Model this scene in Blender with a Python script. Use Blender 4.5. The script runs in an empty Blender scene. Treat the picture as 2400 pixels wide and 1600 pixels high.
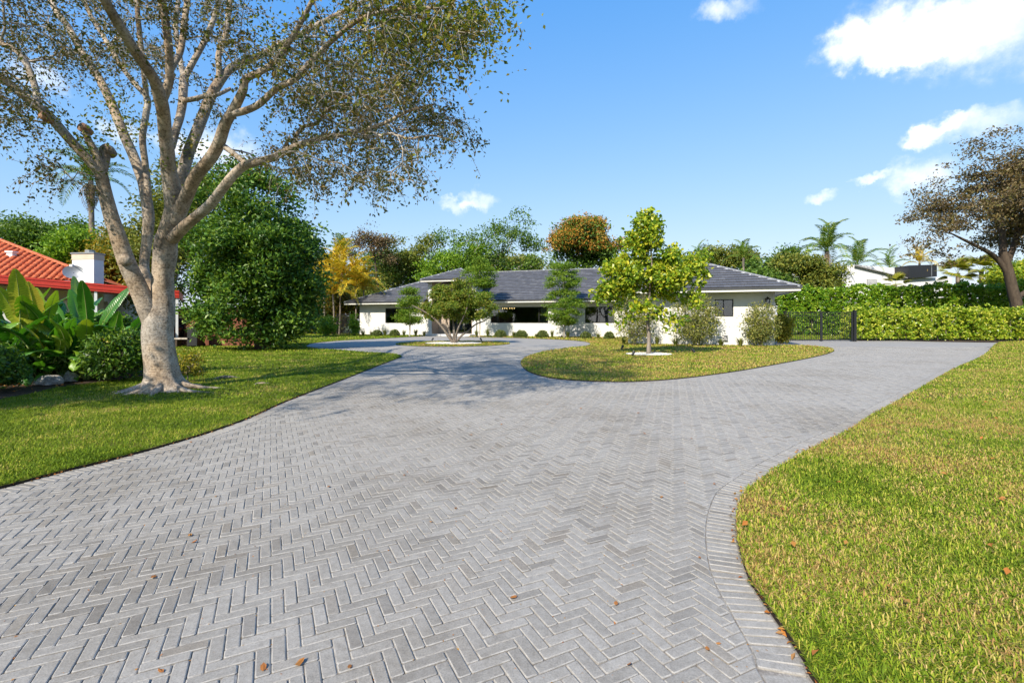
import bpy, bmesh, math, random
import numpy as np
from mathutils import Matrix, Vector
R = math.radians
rng = np.random.default_rng(7)
random.seed(7)
SC = bpy.context.scene
COL = SC.collection

# ---------------------------------------------------------------- camera
F, EYE, HOR = 1133.0, 1.35, 751.0          # focal length and horizon of the 2400 px wide photograph
cam_d = bpy.data.cameras.new('camera'); cam = bpy.data.objects.new('camera', cam_d); COL.objects.link(cam)
cam.location = (0, 0, EYE); cam.rotation_euler = (R(90), 0, 0)
cam_d.sensor_width = 36.0; cam_d.lens = F/2400*36; cam_d.shift_y = -(800-HOR)/2400
cam_d.clip_start = 0.05; cam_d.clip_end = 5000
SC.camera = cam

# ---------------------------------------------------------------- world, sun, exposure
SUN_AZ = math.atan2(-.50, -.866)            # horizontal direction towards the sun (behind the camera, left)
SUN_EL = R(38)
world = bpy.data.worlds.new('World'); SC.world = world; world.use_nodes = True
def build_world():
    nt = world.node_tree; N = nt.nodes; L = nt.links; N.clear()
    out = N.new('ShaderNodeOutputWorld'); bg = N.new('ShaderNodeBackground'); L.new(bg.outputs[0], out.inputs[0])
    bg.inputs[1].default_value = 0.09
    sky = N.new('ShaderNodeTexSky'); sky.sky_type = 'NISHITA'; sky.sun_disc = False
    sky.sun_elevation = SUN_EL; sky.sun_rotation = SUN_AZ
    sky.air_density = 1.0; sky.dust_density = 0.15; sky.ozone_density = 2.2; sky.altitude = 0
    tc = N.new('ShaderNodeTexCoord')
    sep = N.new('ShaderNodeSeparateXYZ'); L.new(tc.outputs['Generated'], sep.inputs[0])
    def m(op, a, b=None, c=None):
        n = N.new('ShaderNodeMath'); n.operation = op
        for i, v in enumerate((a, b, c)):
            if v is None: continue
            if isinstance(v, (int, float)): n.inputs[i].default_value = v
            else: L.new(v, n.inputs[i])
        return n.outputs[0]
    def noise(scale, detail, rough):
        n = N.new('ShaderNodeTexNoise'); n.inputs['Scale'].default_value = scale
        n.inputs['Detail'].default_value = detail; n.inputs['Roughness'].default_value = rough
        L.new(tc.outputs['Generated'], n.inputs['Vector']); return n
    az = m('ARCTAN2', sep.outputs[0], sep.outputs[1]); el = m('ARCSINE', sep.outputs[2])
    nz = noise(9.0, 6, .62); nz2 = noise(34.0, 5, .6)
    sp = N.new('ShaderNodeSeparateColor'); L.new(nz.outputs['Color'], sp.inputs[0])
    az = m('ADD', az, m('MULTIPLY', m('SUBTRACT', sp.outputs[0], .5), .09))
    el = m('ADD', el, m('MULTIPLY', m('SUBTRACT', sp.outputs[1], .5), .07))
    sp2 = N.new('ShaderNodeSeparateColor'); L.new(nz2.outputs['Color'], sp2.inputs[0])
    az = m('ADD', az, m('MULTIPLY', m('SUBTRACT', sp2.outputs[0], .5), .035)); el = m('ADD', el, m('MULTIPLY', m('SUBTRACT', sp2.outputs[1], .5), .045))
    def ang(px, py):
        x = (px-1200)/F; z = (HOR-py)/F
        return math.atan2(x, 1), math.atan2(z, math.hypot(x, 1))
    blobs = [ang(px, py)+(w/F*1.1, h/F*1.15) for px, py, w, h in (
        (1985,112,60,36),(2080,76,100,54),(2210,68,130,62),(2380,45,150,80),(2130,112,80,30),
        (2275,296,90,27),(2195,288,45,18),(2145,322,34,19),(2150,408,62,32),(2028,417,36,9),(1925,455,28,14),
        (1122,474,40,21),(1070,487,46,15),(1705,10,70,24),(515,350,85,42),(430,335,55,20),(90,185,44,25),(300,300,45,20))]
    tot = None
    for a, e, w, h in blobs:
        if a > math.pi: a -= 2*math.pi
        dx = m('MULTIPLY', m('SUBTRACT', az, a), 1/w); dy = m('MULTIPLY', m('SUBTRACT', el, e), 1/h)
        d = m('SUBTRACT', 1.0, m('ADD', m('MULTIPLY', dx, dx), m('MULTIPLY', dy, dy)))
        d = m('MAXIMUM', d, 0.0)
        tot = d if tot is None else m('ADD', tot, d)
    dens = m('ADD', tot, m('MULTIPLY', m('SUBTRACT', nz2.outputs[0], .5), m('MINIMUM', m('MULTIPLY', tot, 3.5), 1.5)))
    mr = N.new('ShaderNodeMapRange'); mr.interpolation_type = 'SMOOTHSTEP'; L.new(dens, mr.inputs[0])
    mr.inputs[1].default_value = .0; mr.inputs[2].default_value = 2.1
    # the same scattered fair-weather clouds go on over the rest of the sky, out of the frame
    nz3 = noise(4.2, 6, .6); out_f = N.new('ShaderNodeMapRange'); L.new(nz3.outputs[0], out_f.inputs[0]); out_f.inputs[1].default_value = .60; out_f.inputs[2].default_value = .70
    els = N.new('ShaderNodeMapRange'); L.new(sep.outputs[1], els.inputs[0]); els.inputs[1].default_value = .55; els.inputs[2].default_value = .35
    cl = m('MAXIMUM', mr.outputs[0], m('MULTIPLY', out_f.outputs[0], els.outputs[0]))
    # photographic rolloff: c*k/(1+c*j), a little more saturated, as the camera recorded this sky
    def vm(op, a, b):
        n = N.new('ShaderNodeVectorMath'); n.operation = op
        for i, v in enumerate((a, b)):
            if isinstance(v, tuple): n.inputs[i].default_value = v
            else: L.new(v, n.inputs[i])
        return n.outputs[0]
    raw = vm('MAXIMUM', vm('SUBTRACT', sky.outputs[0], (.45, 0., 0.)), (.02, .02, .02))
    num = vm('MULTIPLY', raw, SKY_K); den = vm('ADD', vm('MULTIPLY', raw, SKY_J), (1., 1., 1.))
    sc_ = vm('DIVIDE', num, den)
    hs_ = N.new('ShaderNodeHueSaturation'); hs_.inputs['Saturation'].default_value = SKY_SAT; L.new(sc_, hs_.inputs['Color'])
    mix = N.new('ShaderNodeMix'); mix.data_type = 'RGBA'
    L.new(cl, mix.inputs[0]); L.new(hs_.outputs[0], mix.inputs[6])
    mix.inputs[7].default_value = (10.2, 10.2, 10.2, 1)
    L.new(mix.outputs[2], bg.inputs[0])
SKY_K = (2.25, 2.65, 10.6); SKY_J = (.2, .25, 1.2); SKY_SAT = 1.0
build_world()
sun_d = bpy.data.lights.new('sun', 'SUN'); sun = bpy.data.objects.new('sun', sun_d); COL.objects.link(sun)
sun_d.energy = 5.0; sun_d.angle = R(.53); sun_d.color = (1, .915, .77)
SUNV = Vector((math.sin(SUN_AZ)*math.cos(SUN_EL), math.cos(SUN_AZ)*math.cos(SUN_EL), math.sin(SUN_EL)))
sun.rotation_euler = SUNV.to_track_quat('Z', 'Y').to_euler()
sun.location = (-20, -30, 40)
vs = SC.view_settings; vs.view_transform = 'Standard'; vs.look = 'None'; vs.exposure = 0.62; vs.gamma = 1; vs.use_curve_mapping = False
SC.render.engine = 'CYCLES'
SC.cycles.max_bounces = 5; SC.cycles.diffuse_bounces = 3; SC.cycles.glossy_bounces = 3; SC.cycles.transmission_bounces = 4; SC.cycles.transparent_max_bounces = 6
SC.cycles.use_denoising = True; SC.cycles.use_adaptive_sampling = True; SC.cycles.adaptive_threshold = .02
SC.cycles.caustics_reflective = False; SC.cycles.caustics_refractive = False

# ---------------------------------------------------------------- coordinates
def at(px, py, Y): return np.array(((px-1200)/F*Y, Y, EYE+(HOR-py)/F*Y))
def gp(px, py):
    Y = EYE*F/(py-HOR); return np.array(((px-1200)/F*Y, Y))
HA = R(18.5); HC, HS = math.cos(HA), math.sin(HA)      # the house stands turned by 18.5 degrees
def hw(s, t, z=0.): return np.array((s*HC+t*HS, -s*HS+t*HC, z))
def hwa(a):
    a = np.asarray(a, float); return np.stack([a[:,0]*HC+a[:,1]*HS, -a[:,0]*HS+a[:,1]*HC, a[:,2]], 1)
def s_at(px, t):
    r = (px-1200)/F; Y = t/(r*HS+HC); return Y*(r*HC-HS)
def z_at(px, py, t):
    r = (px-1200)/F; Y = t/(r*HS+HC); return EYE+(HOR-py)/F*Y

# ---------------------------------------------------------------- materials
def c4(c): return (c[0], c[1], c[2], 1.0)
def newmat(name):
    m = bpy.data.materials.new(name); m.use_nodes = True
    nt = m.node_tree; b = nt.nodes['Principled BSDF']; return m, nt, nt.nodes, nt.links, b
def ramp(N, stops):
    r = N.new('ShaderNodeValToRGB'); e = r.color_ramp.elements
    n = len(stops)
    for i in range(n-2): e.new(.5)
    for i, s in enumerate(stops):
        if len(s) == 2 and not isinstance(s[1], (int, float)): p, col = s
        else: p, col = (i/(n-1) if n > 1 else 0), s
        e[i].position = p; e[i].color = c4(col)
    return r
def tex(nt, kind, scale, detail=4, rough=.6, vec=None, stretch=None, pos=True):
    N, L = nt.nodes, nt.links
    n = N.new('ShaderNodeTex'+kind); n.inputs['Scale'].default_value = scale
    if kind == 'Noise':
        n.inputs['Detail'].default_value = detail; n.inputs['Roughness'].default_value = rough
    if vec is None:
        if pos: g = N.new('ShaderNodeNewGeometry'); vec = g.outputs['Position']
        else: g = N.new('ShaderNodeTexCoord'); vec = g.outputs['Object']
    if stretch:
        mp = N.new('ShaderNodeMapping'); mp.inputs['Scale'].default_value = stretch
        L.new(vec, mp.inputs[0]); vec = mp.outputs[0]
    L.new(vec, n.inputs['Vector']); return n
def mixc(nt, fac, a, b, mode='MIX'):
    n = nt.nodes.new('ShaderNodeMix'); n.data_type = 'RGBA'; n.blend_type = mode
    for i, v in ((0, fac), (6, a), (7, b)):
        if isinstance(v, (int, float)): n.inputs[i].default_value = v
        elif isinstance(v, (tuple, list)): n.inputs[i].default_value = c4(v)
        else: nt.links.new(v, n.inputs[i])
    return n.outputs[2]
def bump(nt, b, h, strength, dist):
    bn = nt.nodes.new('ShaderNodeBump'); bn.inputs['Strength'].default_value = strength; bn.inputs['Distance'].default_value = dist
    nt.links.new(h, bn.inputs['Height']); nt.links.new(bn.outputs[0], b.inputs['Normal'])
def surf(name, cols, scale=3., rough=.8, bs=None, bd=.01, bscale=None, stretch=None, spec=.3, metal=0., fine=None, pos=True, detail=5):
    m, nt, N, L, b = newmat(name)
    n = tex(nt, 'Noise', scale, detail, .62, stretch=stretch, pos=pos)
    r = ramp(N, [(0.28+.44*i/max(1, len(cols)-1), c) for i, c in enumerate(cols)] if len(cols) > 1 else [cols[0], cols[0]])
    L.new(n.outputs[0], r.inputs[0]); out = r.outputs[0]
    if fine:
        n2 = tex(nt, 'Noise', fine[0], 3, .7, pos=pos)
        r2 = ramp(N, [(.3, (1-fine[1],)*3), (.7, (1+fine[1],)*3)]); L.new(n2.outputs[0], r2.inputs[0])
        out = mixc(nt, 1.0, out, r2.outputs[0], 'MULTIPLY')
    L.new(out, b.inputs['Base Color'])
    b.inputs['Roughness'].default_value = rough; b.inputs['Metallic'].default_value = metal
    b.inputs['Specular IOR Level'].default_value = spec
    if bs:
        nb = tex(nt, 'Noise', bscale or scale*4, 5, .65, stretch=stretch, pos=pos); bump(nt, b, nb.outputs[0], bs, bd)
    return m
def leafm(name, cols, trans=.3, rough=.5, spec=.35, vary=.25, vscale=1.2):
    """leaves: each its own tint out of cols; light passes through the blade"""
    m, nt, N, L, b = newmat(name)
    g = N.new('ShaderNodeNewGeometry')
    n = tex(nt, 'Noise', vscale, 3, .6)
    ad = N.new('ShaderNodeMath'); ad.operation = 'MULTIPLY_ADD'; L.new(n.outputs[0], ad.inputs[0]); ad.inputs[1].default_value = vary*2
    sub = N.new('ShaderNodeMath'); sub.operation = 'SUBTRACT'; L.new(g.outputs['Random Per Island'], sub.inputs[0]); sub.inputs[1].default_value = vary
    L.new(sub.outputs[0], ad.inputs[2])
    r = ramp(N, cols); L.new(ad.outputs[0], r.inputs[0])
    L.new(r.outputs[0], b.inputs['Base Color']); b.inputs['Roughness'].default_value = rough
    b.inputs['Specular IOR Level'].default_value = spec
    t = N.new('ShaderNodeBsdfTranslucent')
    col = mixc(nt, 1.0, r.outputs[0], (1.25, 1.25, .7), 'MULTIPLY'); L.new(col, t.inputs[0])
    mx = N.new('ShaderNodeMixShader'); mx.inputs[0].default_value = trans
    L.new(b.outputs[0], mx.inputs[1]); L.new(t.outputs[0], mx.inputs[2])
    L.new(mx.outputs[0], N['Material Output'].inputs[0])
    return m
def plain(name, col, rough=.5, metal=0., spec=.5):
    m, nt, N, L, b = newmat(name); b.inputs['Base Color'].default_value = c4(col)
    b.inputs['Roughness'].default_value = rough; b.inputs['Metallic'].default_value = metal
    b.inputs['Specular IOR Level'].default_value = spec; return m

def paver_material(name, per_object):
    m, nt, N, L, b = newmat(name)
    if per_object: rnd = N.new('ShaderNodeObjectInfo').outputs['Random']
    else: rnd = N.new('ShaderNodeNewGeometry').outputs['Random Per Island']
    tone = ramp(N, [(0, (.205,.189,.171)), (.1, (.258,.241,.220)), (.5, (.283,.265,.243)), (.9, (.308,.289,.266)), (.97, (.258,.234,.206)), (1, (.215,.190,.161))])
    L.new(rnd, tone.inputs[0])
    sp = tex(nt, 'Noise', 120, 4, .8); spr = ramp(N, [(.30, (.70,.70,.71)), (.5, (1,1,1)), (.70, (1.22,1.22,1.21))]); L.new(sp.outputs[0], spr.inputs[0])
    o = mixc(nt, 1, tone.outputs[0], spr.outputs[0], 'MULTIPLY')
    bl = tex(nt, 'Noise', 26, 4, .6); blr = ramp(N, [(.3, (.84,.83,.82)), (.6, (1.05,1.05,1.05))]); L.new(bl.outputs[0], blr.inputs[0])
    o = mixc(nt, 1, o, blr.outputs[0], 'MULTIPLY')
    st = tex(nt, 'Noise', .55, 5, .62); str_ = ramp(N, [(.36, (.80,.775,.735)), (.52, (1,1,1)), (.7, (1.06,1.06,1.06))]); L.new(st.outputs[0], str_.inputs[0])
    o = mixc(nt, 1, o, str_.outputs[0], 'MULTIPLY')
    sp2 = tex(nt, 'Noise', 6.5, 3, .55); s2r = ramp(N, [(.70, (1,1,1)), (.77, (.66,.62,.57))]); L.new(sp2.outputs[0], s2r.inputs[0])
    o = mixc(nt, 1, o, s2r.outputs[0], 'MULTIPLY')
    L.new(o, b.inputs['Base Color']); b.inputs['Roughness'].default_value = .82; b.inputs['Specular IOR Level'].default_value = .25
    nb = tex(nt, 'Noise', 190, 4, .7); bump(nt, b, nb.outputs[0], .45, .004)
    return m
M = {}
M['paver'] = paver_material('paver_concrete', True)
M['paver_field'] = paver_material('paver_concrete_field', False)
M['paver_edge'] = surf('paver_worn_edge', [(.19,.177,.163), (.30,.283,.262), (.38,.36,.335)], 16, .9, .4, .003, 200, fine=(150, .2))
M['joint'] = surf('joint_sand', [(.10,.078,.058), (.22,.20,.18), (.34,.32,.295)], 9, .95, .6, .006, 160, fine=(120, .3))
M['far_paving'] = surf('far_paving', [(.262,.245,.225), (.288,.27,.248), (.308,.289,.267)], 1.2, .85, .3, .004, 60, fine=(14, .14))
M['lawn_soil'] = surf('lawn_thatch', [(.06,.078,.009), (.11,.125,.014), (.22,.165,.045)], 2.0, .95, .8, .02, 60, fine=(35, .5))
M['soil'] = surf('edge_soil', [(.020,.013,.009), (.05,.034,.022)], 18, .95, .8, .02, 60)
M['mulch'] = surf('bark_mulch', [(.018,.012,.009), (.06,.038,.025), (.11,.075,.05)], 22, .95, 1., .03, 50)
M['gravel'] = surf('white_gravel', [(.42,.40,.37), (.66,.64,.60), (.78,.76,.73)], 26, .9, 1., .02, 45)
M['ground'] = surf('far_ground', [(.04,.055,.016), (.07,.09,.025)], .4, .95, .5, .03, 8)
def grass_material(name, cols, dry):
    m, nt, N, L, b = newmat(name)
    g = N.new('ShaderNodeNewGeometry')
    n = tex(nt, 'Noise', .9, 4, .62)
    a = N.new('ShaderNodeMapRange'); L.new(n.outputs[0], a.inputs[0]); a.inputs[1].default_value = .3; a.inputs[2].default_value = .72
    a.inputs[3].default_value = -.5+dry; a.inputs[4].default_value = .5+dry
    s = N.new('ShaderNodeMath'); s.operation = 'ADD'; L.new(a.outputs[0], s.inputs[0]); L.new(g.outputs['Random Per Island'], s.inputs[1])
    r = ramp(N, cols); L.new(s.outputs[0], r.inputs[0]); L.new(r.outputs[0], b.inputs['Base Color'])
    b.inputs['Roughness'].default_value = .6; b.inputs['Specular IOR Level'].default_value = .12
    t = N.new('ShaderNodeBsdfTranslucent'); L.new(r.outputs[0], t.inputs[0])
    mx = N.new('ShaderNodeMixShader'); mx.inputs[0].default_value = .3
    L.new(b.outputs[0], mx.inputs[1]); L.new(t.outputs[0], mx.inputs[2]); L.new(mx.outputs[0], N['Material Output'].inputs[0])
    return m
GC = [(0, (.115,.180,.011)), (.3, (.195,.290,.018)), (.55, (.33,.385,.032)), (.75, (.50,.42,.090)), (.9, (.60,.435,.18)), (1, (.42,.25,.09))]
M['grass_left'] = grass_material('lawn_blades_green', GC, -.30)
M['grass_mid'] = grass_material('lawn_blades_olive', GC, .20)
M['grass_right'] = grass_material('lawn_blades_dry', GC, .06)
M['bark_pale'] = None

# ---------------------------------------------------------------- mesh helpers
def mesh_np(name, V, Fs, mats, smooth=False, midx=None):
    me = bpy.data.meshes.new(name)
    V = np.asarray(V, np.float32).reshape(-1, 3)
    groups = Fs if isinstance(Fs, list) and len(Fs) and isinstance(Fs[0], np.ndarray) else [np.asarray(Fs, np.int32)]
    groups = [g.astype(np.int32) for g in groups if len(g)]
    tot = np.concatenate([np.full(len(g), g.shape[1], np.int32) for g in groups])
    loops = np.concatenate([g.ravel() for g in groups])
    me.vertices.add(len(V)); me.vertices.foreach_set('co', V.ravel())
    me.loops.add(len(loops)); me.loops.foreach_set('vertex_index', loops)
    me.polygons.add(len(tot)); st = np.concatenate([[0], np.cumsum(tot)[:-1]]).astype(np.int32)
    me.polygons.foreach_set('loop_start', st); me.polygons.foreach_set('loop_total', tot)
    for m_ in (mats if isinstance(mats, (list, tuple)) else [mats]): me.materials.append(m_)
    if midx is not None: me.polygons.foreach_set('material_index', np.asarray(midx, np.int32))
    me.polygons.foreach_set('use_smooth', np.full(len(tot), bool(smooth)))
    me.update(calc_edges=True); me.validate()
    return me
def mesh_py(name, V, Fs, mats, smooth=False, midx=None):
    me = bpy.data.meshes.new(name); me.from_pydata([tuple(map(float, v)) for v in V], [], [tuple(int(i) for i in f) for f in Fs])
    for m_ in (mats if isinstance(mats, (list, tuple)) else [mats]): me.materials.append(m_)
    if midx is not None: me.polygons.foreach_set('material_index', list(midx))
    me.polygons.foreach_set('use_smooth', [bool(smooth)]*len(me.polygons)); me.update(); return me
def link(name, me, parent=None, local=False):
    o = bpy.data.objects.new(name, me); COL.objects.link(o)
    if parent is not None:
        o.parent = parent
        if not local and parent.parent is None and parent.type == 'EMPTY':
            o.matrix_parent_inverse = Matrix.Translation(-parent.location)
    return o
def tag(o, label, cat, group=None):
    o['label'] = label; o['category'] = cat
    if group: o['group'] = group
    return o
def struct(o): o['kind'] = 'structure'; return o
def stuff(o): o['kind'] = 'stuff'; return o
def thing(name, label, cat, loc, group=None, rz=0):
    o = bpy.data.objects.new(name, None); COL.objects.link(o); o.location = tuple(map(float, loc)); o.rotation_euler = (0, 0, rz)
    o.empty_display_size = .2
    return tag(o, label, cat, group)
class MB:
    """collects shapes, then links them as one mesh"""
    def __init__(s): s.V = []; s.F = []; s.mi = []
    def add(s, V, Fs, mi=0):
        k = len(s.V); s.V += [tuple(v) for v in V]; s.F += [tuple(i+k for i in f) for f in Fs]; s.mi += [mi]*len(Fs); return s
    def box(s, x0, x1, y0, y1, z0, z1, fn=None, mi=0):
        V = [(x, y, z) for z in (z0, z1) for y in (y0, y1) for x in (x0, x1)]
        if fn: V = [fn(*v) for v in V]
        return s.add(V, [(0,2,3,1),(4,5,7,6),(0,1,5,4),(1,3,7,5),(3,2,6,7),(2,0,4,6)], mi)
    def prism(s, poly, d, mi=0):
        n = len(poly); d = np.array(d); V = [np.array(p, float) for p in poly]+[np.array(p, float)+d for p in poly]
        return s.add(V, [tuple(range(n))[::-1], tuple(range(n, 2*n))]+[(i, (i+1) % n, n+(i+1) % n, n+i) for i in range(n)], mi)
    def tube(s, P, r, n=8, mi=0, cap=True):
        V, Fs = sweep(np.array(P, float), np.broadcast_to(np.array(r, float), (len(P),)), n)
        Fs = [tuple(f) for f in Fs]
        if cap: Fs += [tuple(range(n))[::-1], tuple(range(len(V)-n, len(V)))]
        return s.add(V, Fs, mi)
    def build(s, name, mats, parent=None, smooth=False, local=False, bevel=0):
        me = mesh_py(name, s.V, s.F, mats, smooth, s.mi)
        if bevel:
            bm = bmesh.new(); bm.from_mesh(me)
            bmesh.ops.bevel(bm, geom=[e for e in bm.edges], offset=bevel, segments=1, affect='EDGES', clamp_overlap=True)
            bm.to_mesh(me); bm.free()
        return link(name, me, parent, local)
def sweep(P, rad, n):
    k = len(P); T = np.gradient(P, axis=0); T /= np.linalg.norm(T, axis=1)[:, None]+1e-9
    mean = P[-1]-P[0]; mean = mean/(np.linalg.norm(mean)+1e-9)
    ref = np.eye(3)[np.argmin(np.abs(mean))]
    U = np.cross(T, ref); U /= np.linalg.norm(U, axis=1)[:, None]+1e-9
    W = np.cross(T, U); a = np.arange(n)*2*math.pi/n
    V = P[:, None]+(U[:, None]*np.cos(a)[None, :, None]+W[:, None]*np.sin(a)[None, :, None])*np.asarray(rad)[:, None, None]
    i = np.arange(k-1)[:, None]*n; j = np.arange(n)[None]; j2 = (j+1) % n
    Fs = np.stack([i+j, i+j2, i+n+j2, i+n+j], -1).reshape(-1, 4)
    return V.reshape(-1, 3), Fs
def catmull(P, seg=6, closed=False):
    P = [np.array(p, float) for p in P]; n = len(P); out = []
    for i in range(n if closed else n-1):
        p0, p1, p2, p3 = (P[(i-1) % n], P[i % n], P[(i+1) % n], P[(i+2) % n]) if closed else (P[max(i-1, 0)], P[i], P[i+1], P[min(i+2, n-1)])
        for k in range(seg):
            t = k/seg
            out.append(.5*((2*p1)+(-p0+p2)*t+(2*p0-5*p1+4*p2-p3)*t*t+(-p0+3*p1-3*p2+p3)*t**3))
    if not closed: out.append(P[-1])
    return np.array(out)
def inside(poly, pts):
    x, y = pts[:, 0], pts[:, 1]; res = np.zeros(len(pts), bool); n = len(poly); j = n-1
    for i in range(n):
        xi, yi = poly[i]; xj, yj = poly[j]
        if yi != yj:
            cnd = ((yi > y) != (yj > y)) & (x < (xj-xi)*(y-yi)/(yj-yi)+xi); res ^= cnd
        j = i
    return res
def unit(v): v = np.asarray(v, float); return v/(np.linalg.norm(v, axis=-1, keepdims=True)+1e-9)
def rand_unit(n): return unit(rng.normal(size=(n, 3)))

# ================================================================ GROUND
g = MB(); g.add([(-900,-300,-.12), (900,-300,-.12), (900,1500,-.12), (-900,1500,-.12)], [(0,1,2,3)])
struct(g.build('ground', M['ground']))
def P2(l): return [gp(*p) for p in l]
LE = [np.array(p) for p in ((-6.2,-4.), (-5.6,-1.), (-4.9,1.4), (-4.4,2.9))]+P2([(0,1145),(153,1105),(306,1067),(459,1023.5),(571,985),(663,944),(735,916),(796,893),(867,865),(908,849),(934,839.5),(941,836),(934,832),(918,829),(853,825),(805,821),(751,818),(727,815),(718,811.5),(723,808),(741,803.5),(802,798),(870,794.7),(938,791),(985,788.5)])
left_edge = catmull(LE, 8)
left_poly = np.vstack([left_edge, [hw(-21.3,38.9)[:2], hw(-21.3,42)[:2], hw(-50,44)[:2], (-60,40), (-60,-4)]])
ME = P2([(1090,789.5),(1210,792),(1312,796),(1364,800),(1383,805),(1375,810.5),(1329,816),(1278,823.5),(1237,835),(1221,848),(1230,865),(1261,879),(1312,889),(1414,894.5),(1500,894),(1612,885.5),(1740,868),(1846,849),(1910,836.5),(1944,827.5),(1955,821),(1940,814.5),(1889,810),(1840,808.5)])
mid_edge = catmull(ME, 8)
mid_poly = np.vstack([mid_edge, [hw(5.0,28.9)[:2], hw(3,40)[:2], hw(-15.9,40)[:2], hw(-16.3,38.6)[:2]]])
RE = P2([(2400,799),(2343,802.5),(2306,832),(2242,862),(2187,892),(2123,930),(2046,972.6),(1987,1011),(1910,1049),(1851,1083),(1822,1100),(1781,1129),(1742,1161),(1728,1205),(1726.5,1243.5),(1734,1291),(1755,1355),(1800,1425),(1844.5,1489),(1883,1546.6),(1911,1600)])+[np.array(p) for p in ((1.12,1.4), (1.15,.7), (1.3,-.5), (1.6,-4.))]
right_edge = catmull(RE, 8)
right_poly = np.vstack([right_edge, [(70,-4), (70,31.2)]])
ic = np.array((-3.42, 28.35)); ir = 3.3
an = np.linspace(0, 2*math.pi, 72, endpoint=False)
isl_poly = ic+ir*np.stack([np.cos(an), -np.sin(an)], 1)*np.array((1, 1.03))
back_poly = np.array([hw(5.2,36.2)[:2], hw(5.2,60)[:2], (75,52), (75,33), gp(2015,797)])
LAWNZ = .02
def lawn(name, poly, inset=.0):
    n = len(poly); bm = bmesh.new()
    top = [bm.verts.new((p[0], p[1], LAWNZ)) for p in poly]; bot = [bm.verts.new((p[0], p[1], -.1)) for p in poly]
    f = bm.faces.new(top); f.material_index = 0
    for i in range(n):
        q = bm.faces.new((top[i], bot[i], bot[(i+1) % n], top[(i+1) % n])); q.material_index = 1
    bmesh.ops.triangulate(bm, faces=[f]); bmesh.ops.recalc_face_normals(bm, faces=bm.faces)
    me = bpy.data.meshes.new(name); bm.to_mesh(me); bm.free(); me.materials.append(M['lawn_soil']); me.materials.append(M['soil'])
    return struct(link(name, me))
lawn('lawn_left', left_poly); lawn('lawn_front', mid_poly); lawn('lawn_right', right_poly); lawn('lawn_island', isl_poly); lawn('lawn_back', back_poly)

# driveway: bedding sand sheet, the pavers lie on it
d = MB(); d.add([(-12,-3,-.0065), (60,-3,-.0065), (60,47,-.0065), (-12,47,-.0065)], [(0,1,2,3)])
driveway = struct(d.build('driveway', M['joint']))
LAWNS = [left_poly, mid_poly, right_poly, isl_poly]
def dense(poly, st=.04, closed=True):
    out = []; n = len(poly)
    for i in range(n if closed else n-1):
        a, b = poly[i], poly[(i+1) % n]; L_ = np.linalg.norm(b-a)
        if L_ > 6: continue
        k = max(1, int(L_/st)); t = np.arange(k)/k; out.append(a+(b-a)*t[:, None])
    return np.vstack(out)
BW = .18; PW, PL = .0575, .1725; GAP = .0038
FARP = 25.0
border_pts = []; border_nrm = []
def edge_normals(E, closed=False):
    T = np.roll(E, -1, 0)-np.roll(E, 1, 0) if closed else np.gradient(E, axis=0)
    T = T/np.linalg.norm(T, axis=1)[:, None]; return T
def arc_resample(E, st):
    s = np.concatenate([[0], np.cumsum(np.linalg.norm(np.diff(E, axis=0), axis=1))]); k = int(s[-1]/st)
    q = np.arange(k)*st; return np.stack([np.interp(q, s, E[:, 0]), np.interp(q, s, E[:, 1])], 1)
# lawn is left of the walk for left_edge (walks away from the camera), and so on: find the outward side by test
edges = []
for E, poly, closed in ((left_edge, left_poly, False), (mid_edge, mid_poly, False), (right_edge, right_poly, False), (np.vstack([isl_poly, isl_poly[:1]]), isl_poly, True)):
    D = arc_resample(E, .03); T = edge_normals(D); Nn = np.stack([T[:, 1], -T[:, 0]], 1)
    k = len(D)//2
    if inside(poly, (D[k]+Nn[k]*.1)[None])[0]: Nn = -Nn
    edges.append((D, T, Nn, poly)); border_pts.append(D); border_nrm.append(Nn)
BP = np.vstack(border_pts); BN = np.vstack(border_nrm)
def nearest_edge(pts):
    idx = np.empty(len(pts), int); ds = np.empty(len(pts))
    for i in range(0, len(pts), 400):
        dd = ((pts[i:i+400, None]-BP[None])**2).sum(-1); j = dd.argmin(1); idx[i:i+400] = j; ds[i:i+400] = np.sqrt(dd[np.arange(len(j)), j])
    return idx, ds
def px_of(x, y): return 1200+x/np.maximum(y, .01)*F
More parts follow.
